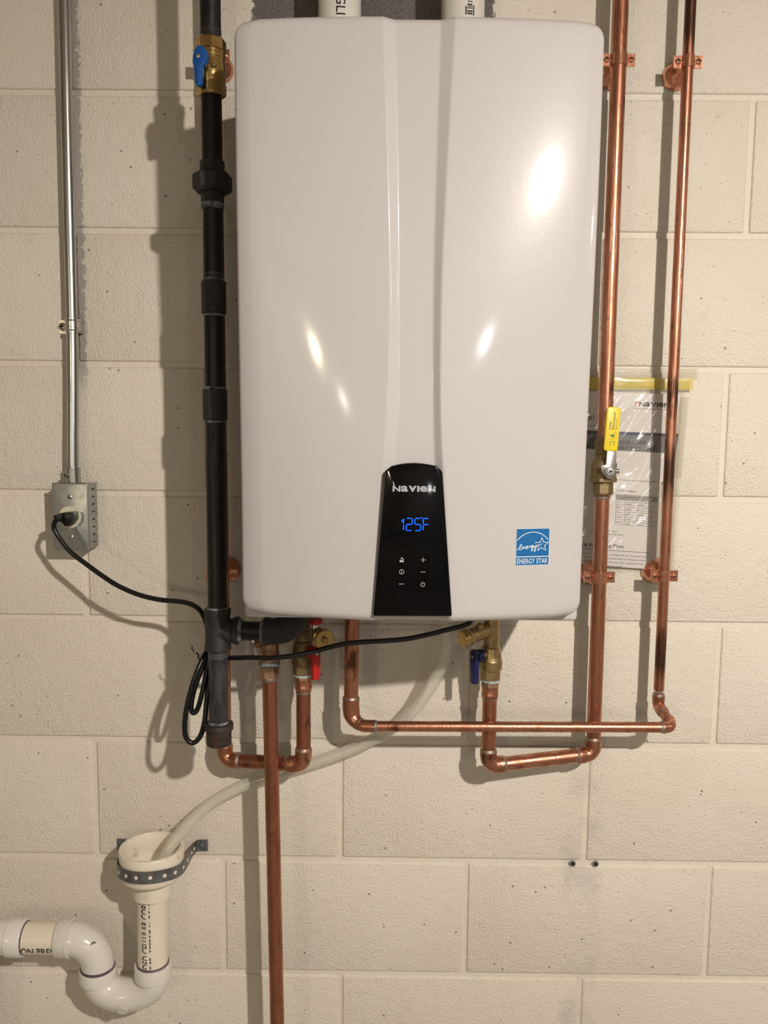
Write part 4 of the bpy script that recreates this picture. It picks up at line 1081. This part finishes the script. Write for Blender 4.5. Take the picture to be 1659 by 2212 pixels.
def clip(shape, lo, hi):
    vs, fs = shape; bm = bmesh.new(); bv = [bm.verts.new((p[0], p[1], 0)) for p in vs]
    for f in fs:
        try: bm.faces.new([bv[i] for i in f])
        except ValueError: pass
    for y, nrm in ((lo, -1), (hi, 1)):
        bmesh.ops.bisect_plane(bm, geom=bm.verts[:] + bm.edges[:] + bm.faces[:], plane_co=(0, y, 0), plane_no=(0, nrm, 0), clear_outer=True)
    bm.verts.index_update()
    out = [(v.co.x, v.co.y) for v in bm.verts], [tuple(v.index for v in f.verts) for f in bm.faces]; bm.free(); return out
# lettering: the print wheel skipped a band through the middle of the letters
tx = fit(text2d('UDED CELLULAR CORE', 0.006), 0.1215, 0.0150)
b = MB()
wrap = around(DX - 0.0012, DD, 0.02435)
for lo, hi in ((0.0068, 0.0160), (-0.0005, 0.0020)):
    sh = turned_up(clip(tx, lo, hi)); sh = [(p[0] + 0.0035, p[1] - 1.3650) for p in sh[0]], sh[1]
    ink(b, subdivide(sh, 0.003), wrap)
b.build('pipe_lettering', 'black_print', tr)
b = MB(); tx = fit(text2d('ON PRES', 0.012), 0.0530, 0.0140)
def under(a, c):      # wrapped on the level pipe, c = distance round from the front, upwards
    return V(a, DD + 0.02435 * cos(c / 0.02435), EZ + 0.02435 * sin(c / 0.02435))
sh = [(p[0] + 0.0130, p[1] - 0.0165) for p in tx[0]], tx[1]
ink(b, subdivide(clip(sh, -0.0120, 0.01), 0.003), under); b.build('pipe_lettering', 'black_print', tr)
b = MB()
for pts in ([(0, 0), (0.0022, 0.0022), (0.0040, 0.0040)], [(0.0040, 0.0040), (0.0046, 0.0022), (0.0058, 0.0024), (0.0060, 0.0010)]):
    sweep(b, [V(0.1255 + p[0], 0.0895 - p[0] * 0.35, -1.3165 + p[1]) for p in pts], 0.0007, 6)
b.build('pen_mark', 'black_print', tr)

# perforated strap round the funnel
hb = thing('hanger_strap', V(DX, 0, -1.20), 'dark perforated metal strap holding the white funnel to the wall', 'strap')
path = []
ZS = -1.2000
path += [V(0.1415, 0.0025, -1.1955), V(0.1530, 0.0025, -1.1962), V(0.1600, 0.006, -1.1962), V(0.1640, 0.018, -1.1960)]
for a in range(180, -1, -10):
    path.append(V(DX + 0.0524 * cos(math.radians(a)), DD + 0.0524 * sin(math.radians(a)), -1.1875 + 0.0 * a - 0.0065 * abs(cos(math.radians(a))) ** 3))
path += [V(0.2704, 0.045, -1.1950), V(0.2710, 0.020, -1.1955), V(0.2740, 0.006, -1.1955), V(0.2810, 0.0025, -1.1955), V(0.2925, 0.0025, -1.1955)]
sp = spline(path, 3); vs = []; hh = 0.0098; nrm = []
for i, p in enumerate(sp):
    t = (sp[min(i + 1, len(sp) - 1)] - sp[max(i - 1, 0)]); nrm.append(Vector((t.y, -t.x, 0)).normalized())
b = MB(); q = len(sp)
for i, p in enumerate(sp):
    for dz, dn in ((-hh, 0), (hh, 0), (hh, 1), (-hh, 1)): vs.append(p + Vector((0, 0, dz)) + nrm[i] * (0.0010 * dn))
fs = []
for i in range(q - 1):
    for k in range(4): fs.append((4 * i + k, 4 * i + (k + 1) % 4, 4 * i + 4 + (k + 1) % 4, 4 * i + 4 + k))
fs += [(0, 1, 2, 3), (4 * q - 4, 4 * q - 3, 4 * q - 2, 4 * q - 1)]
b.add(vs, fs); sb = b.build('strap_band', 'strap_steel', hb, 30)
# punched holes through which the white funnel shows
acc = 0.0; nxt = 0.010; k = 0
for i in range(1, q):
    acc += (sp[i] - sp[i - 1]).length
    if acc >= nxt:
        nxt += 0.0205
        if 0.02 < acc and sp[i].y < -0.012:
            nn = nrm[i] if nrm[i].dot(sp[i] - V(DX, DD, sp[i].z)) > 0 else -nrm[i]
            lathe(MB(), [(0, 0.0030), (0.0004, 0.0030)], sp[i] + nn * 0.0009, nn, 16).build('punched_hole', 'pvc_pipe', sb)
for x in (0.1505, 0.2830): lathe(MB(), [(0, 0.0050), (0.002, 0.0048), (0.0030, 0.0030)], V(x, 0.0034, -1.1957), (0, -1, 0), 6).build('strap_screw', 'strap_steel', hb)

# ------------------------------------------------------------------ plastic bag with the paperwork
bag = thing('plastic_bag', V(0.965, 0.002, -0.722), 'clear zip bag with yellow strip taped to the wall behind the copper pipes', 'bag')
def film(name, x0, x1, z0, z1, d0, mat, amp, nx=40, nz=60, skew=0.0, parent=bag, seed=0.0):
    b = MB(); vs = []; fs = []
    for j in range(nz + 1):
        for i in range(nx + 1):
            u, v = i / nx, j / nz
            x = x0 + (x1 - x0) * u + skew * (1 - v); z = z0 + (z1 - z0) * v
            e = min(u, 1 - u, v, 1 - v) * 8; e = min(1, e)
            # diagonal creases
            w = abs(mnoise.noise(Vector(((x * 1.0 - z * 0.75) * 42 + seed, (x + z) * 9, seed))))
            h = mnoise.noise(Vector((x * 30, z * 30, 3 + seed)))
            vs.append(V(x, d0 + amp * e * (0.9 - 1.6 * w + 0.5 * h), z))
    for j in range(nz):
        for i in range(nx): fs.append((j * (nx + 1) + i, j * (nx + 1) + i + 1, (j + 1) * (nx + 1) + i + 1, (j + 1) * (nx + 1) + i))
    b.add(vs, fs); return b.build(name, mat, parent, 180)
film('back_film', 0.845, 1.047, -0.722, -0.415, 0.0028, 'bag_film', 0.0006, 12, 16, -0.004)
film('front_film', 0.845, 1.047, -0.722, -0.436, 0.0135, 'bag_film', 0.0036, 60, 90, -0.004, seed=5.0)
film('zip_strip', 0.845, 1.058, -0.4385, -0.4205, 0.0100, 'bag_yellow', 0.0016, 40, 6)
film('clear_tape', 0.845, 1.068, -0.4215, -0.4030, 0.0035, 'clear_tape', 0.0006, 24, 4)
film('clear_tape', 1.040, 1.056, -0.575, -0.448, 0.0035, 'clear_tape', 0.0006, 6, 20, -0.006)

def sheet(mb, quad, d0, d1):
    vs = [V(x, d, z) for d in (d0, d1) for x, z in quad]
    return mb.add(vs, [(0, 1, 2, 3), (4, 5, 6, 7), (0, 1, 5, 4), (1, 2, 6, 5), (2, 3, 7, 6), (3, 0, 4, 7)])
def page_map(tl, tr_, bl, d):
    tl, tr_, bl = Vector(tl), Vector(tr_), Vector(bl); ux = (tr_ - tl).normalized(); uy = (tl - bl).normalized()
    return lambda a, c: V((tl + ux * a + uy * c).x, d, (tl + ux * a + uy * c).y)
# booklet at the back: title, navy rule, grey band
man = thing('installation_manual', V(0.955, 0.005, -0.585), 'white manual with navy edge and grey band of model numbers in the bag', 'booklet')
sheet(MB(), [(0.850, -0.5750), (1.0330, -0.5830), (1.0392, -0.4460), (0.850, -0.4400)], 0.0042, 0.0075).build('cover', 'paper', man)
mf = page_map((0.850, -0.4400), (1.0392, -0.4460), (0.850, -0.5750), 0.0078)
b = MB(); ink(b, ([(0.850, -0.5010), (1.0395, -0.5065), (1.0392, -0.5115), (0.850, -0.5065)], [(0, 1, 2, 3)]), lambda x, z: V(x, 0.0078, z))
ink(b, ([(1.0310, -0.5065), (1.0395, -0.5065), (1.0336, -0.5810), (1.0290, -0.5805)], [(0, 1, 2, 3)]), lambda x, z: V(x, 0.0078, z))
b.build('navy_edge', 'navy_print', man)
b = MB(); ink(b, ([(0.850, -0.5068), (1.0308, -0.5115), (1.0290, -0.5370), (0.850, -0.5300)], [(0, 1, 2, 3)]), lambda x, z: V(x, 0.0077, z)); b.build('grey_band', 'grey_band', man)
# logo
def tilted(x0, z0, d=0.0080, sl=-0.035): return lambda a, c: V(x0 + a, d, z0 + c + a * sl)
b = MB(); x = 0.0
for ch, w in (('N', 0.0086), ('a', 0.0076), ('v', 0.0092), ('I', 0.0024), ('e', 0.0077), ('N', 0.0086)):
    ink(b, fit(text2d(ch, 0.02), w, 0.0068, x, 0), tilted(0.9765, -0.4640)); x += w + 0.0007
ink(b, fit(text2d('The Leader in Condensing Technology'), 0.052, 0.0017, -0.008, -0.0045), tilted(0.9765, -0.4640))
b.build('logo_lettering', 'black_print', man)
b = MB(); ink(b, ([(-0.0070, 0), (-0.0006, 0), (-0.0006, 0.0066), (-0.0055, 0.0066), (-0.0072, 0.0040)], [(0, 1, 2, 3, 4)]), tilted(0.9765, -0.4640)); b.build('logo_mark', 'orange_print', man)
b = MB(); ink(b, fit(text2d('Manual', 0.006), 0.0400, 0.0095, 0, 0), tilted(0.8670, -0.4850)); ink(b, fit(text2d('Tankless Water Heater'), 0.050, 0.0030, 0, 0), tilted(0.8590, -0.4945)); b.build('title_lettering', 'text_grey', man)
b = MB(); ink(b, fit(text2d('150A / 180A / 210A / 240A', 0.004), 0.0900, 0.0056, 0, 0), tilted(0.9000, -0.5205)); ink(b, fit(text2d('NPE-150S / 180S / 210S / 240S', 0.004), 0.1150, 0.0056, 0, 0), tilted(0.8930, -0.5300)); b.build('model_lettering', 'black_print', man)
# loose sheet in front
sh = thing('instruction_sheet', V(0.94, 0.008, -0.722), 'white printed sheet with a small table, lower front page in the bag', 'paper')
sheet(MB(), [(0.850, -0.7120), (1.0135, -0.7215), (1.0165, -0.5365), (0.850, -0.5290)], 0.0085, 0.0092).build('page', 'paper', sh)
d_ = 0.0096
def tl(x0, z0): return tilted(x0, z0, d_, -0.055)
b = MB()
ink(b, fit(text2d('king the Rating Plate', 0.008), 0.0720, 0.0072, 0, 0), tl(0.8890, -0.6855))
ink(b, rect2d(0, 0, 0.113, 0.0007), tl(0.8880, -0.6888))
for i, ln in enumerate(('This water heater is configured for Natural Gas', 'from the factory. If conversion to Propane Gas', 'is required, the conversion kit supplied with', 'the water heater must be used.')):
    ink(b, fit(text2d(ln), 0.105 * len(ln) / 47, 0.0032, 0, 0), tl(0.8930, -0.6975 - i * 0.0060))
ink(b, fit(text2d('When doing an installation, use the Installation Manual'), 0.088, 0.0026, 0, 0), tl(0.9240, -0.5790))
ink(b, fit(text2d('For indoor installations', 0.006), 0.0300, 0.0024, 0, 0), tl(0.9470, -0.5968))
ink(b, fit(text2d('For an indoor installation, the clearance'), 0.0420, 0.0024, 0, 0), tl(0.9080, -0.6600)); ink(b, fit(text2d('of the water heater Min 2.0 in'), 0.0540, 0.0024, 0, 0), tl(0.9060, -0.6648))
ink(b, fit(text2d('2 in'), 0.0080, 0.0024, 0, 0), tl(0.9310, -0.6205))
# table
tw, th = 0.0650, 0.0500
T0 = (0.9460, -0.6500)
for xx in (0.0, 0.0140, 0.0345, 0.0550): ink(b, rect2d(xx, 0, xx + 0.0003, th), tl(*T0))
for k in range(7): ink(b, rect2d(0, k * th / 6.3, tw, k * th / 6.3 + 0.0003), tl(*T0))
for k, nm in enumerate(('Bottom', 'Right', 'Front', 'Back', 'Top', 'Clearance')):
    z = 0.0032 + k * th / 6.3
    ink(b, fit(text2d(nm, 0.004 if k == 5 else 0), 0.0016 * len(nm), 0.0020, 0.0015, z), tl(*T0))
    for xx in (0.0155, 0.0360):
        ink(b, fit(text2d('Indoor installation' if k == 5 else '2 inches (50mm)', 0.004 if k == 5 else 0), 0.0165, 0.0019, xx, z + 0.0008), tl(*T0))
        if k != 5: ink(b, fit(text2d('minimum'), 0.0085, 0.0017, xx, z - 0.0022), tl(*T0))
b.build('page_print', 'text_grey', sh)
b = MB(); ink(b, rect2d(0, 5 * th / 6.3, tw, 6 * th / 6.3), tilted(T0[0], T0[1], 0.0094, -0.055)); b.build('table_heading', 'table_grey', sh)

# ------------------------------------------------------------------ two abandoned anchors in the mortar joint
for x, lab in ((0.900, 'left one of two steel anchors in the mortar joint at lower right'), (0.938, 'right one of two steel anchors in the mortar joint at lower right')):
    t = thing('wall_anchor', V(x, 0.0, -1.2200), lab, 'anchor', 'anchors left in the wall')
    lathe(MB(), [(-0.0035, 0.0030), (0.001, 0.0052), (0.0022, 0.0052), (0.0024, 0.0034), (-0.002, 0.0030)], V(x, 0.0, -1.2200), (0, -1, 0), 18, cap=False).build('anchor_collar', 'zinc', t)
    lathe(MB(), [(0, 0.0033), (0.0004, 0.0033)], V(x, 0.0012, -1.2200), (0, -1, 0), 14).build('anchor_hole', 'dark_hole', t)
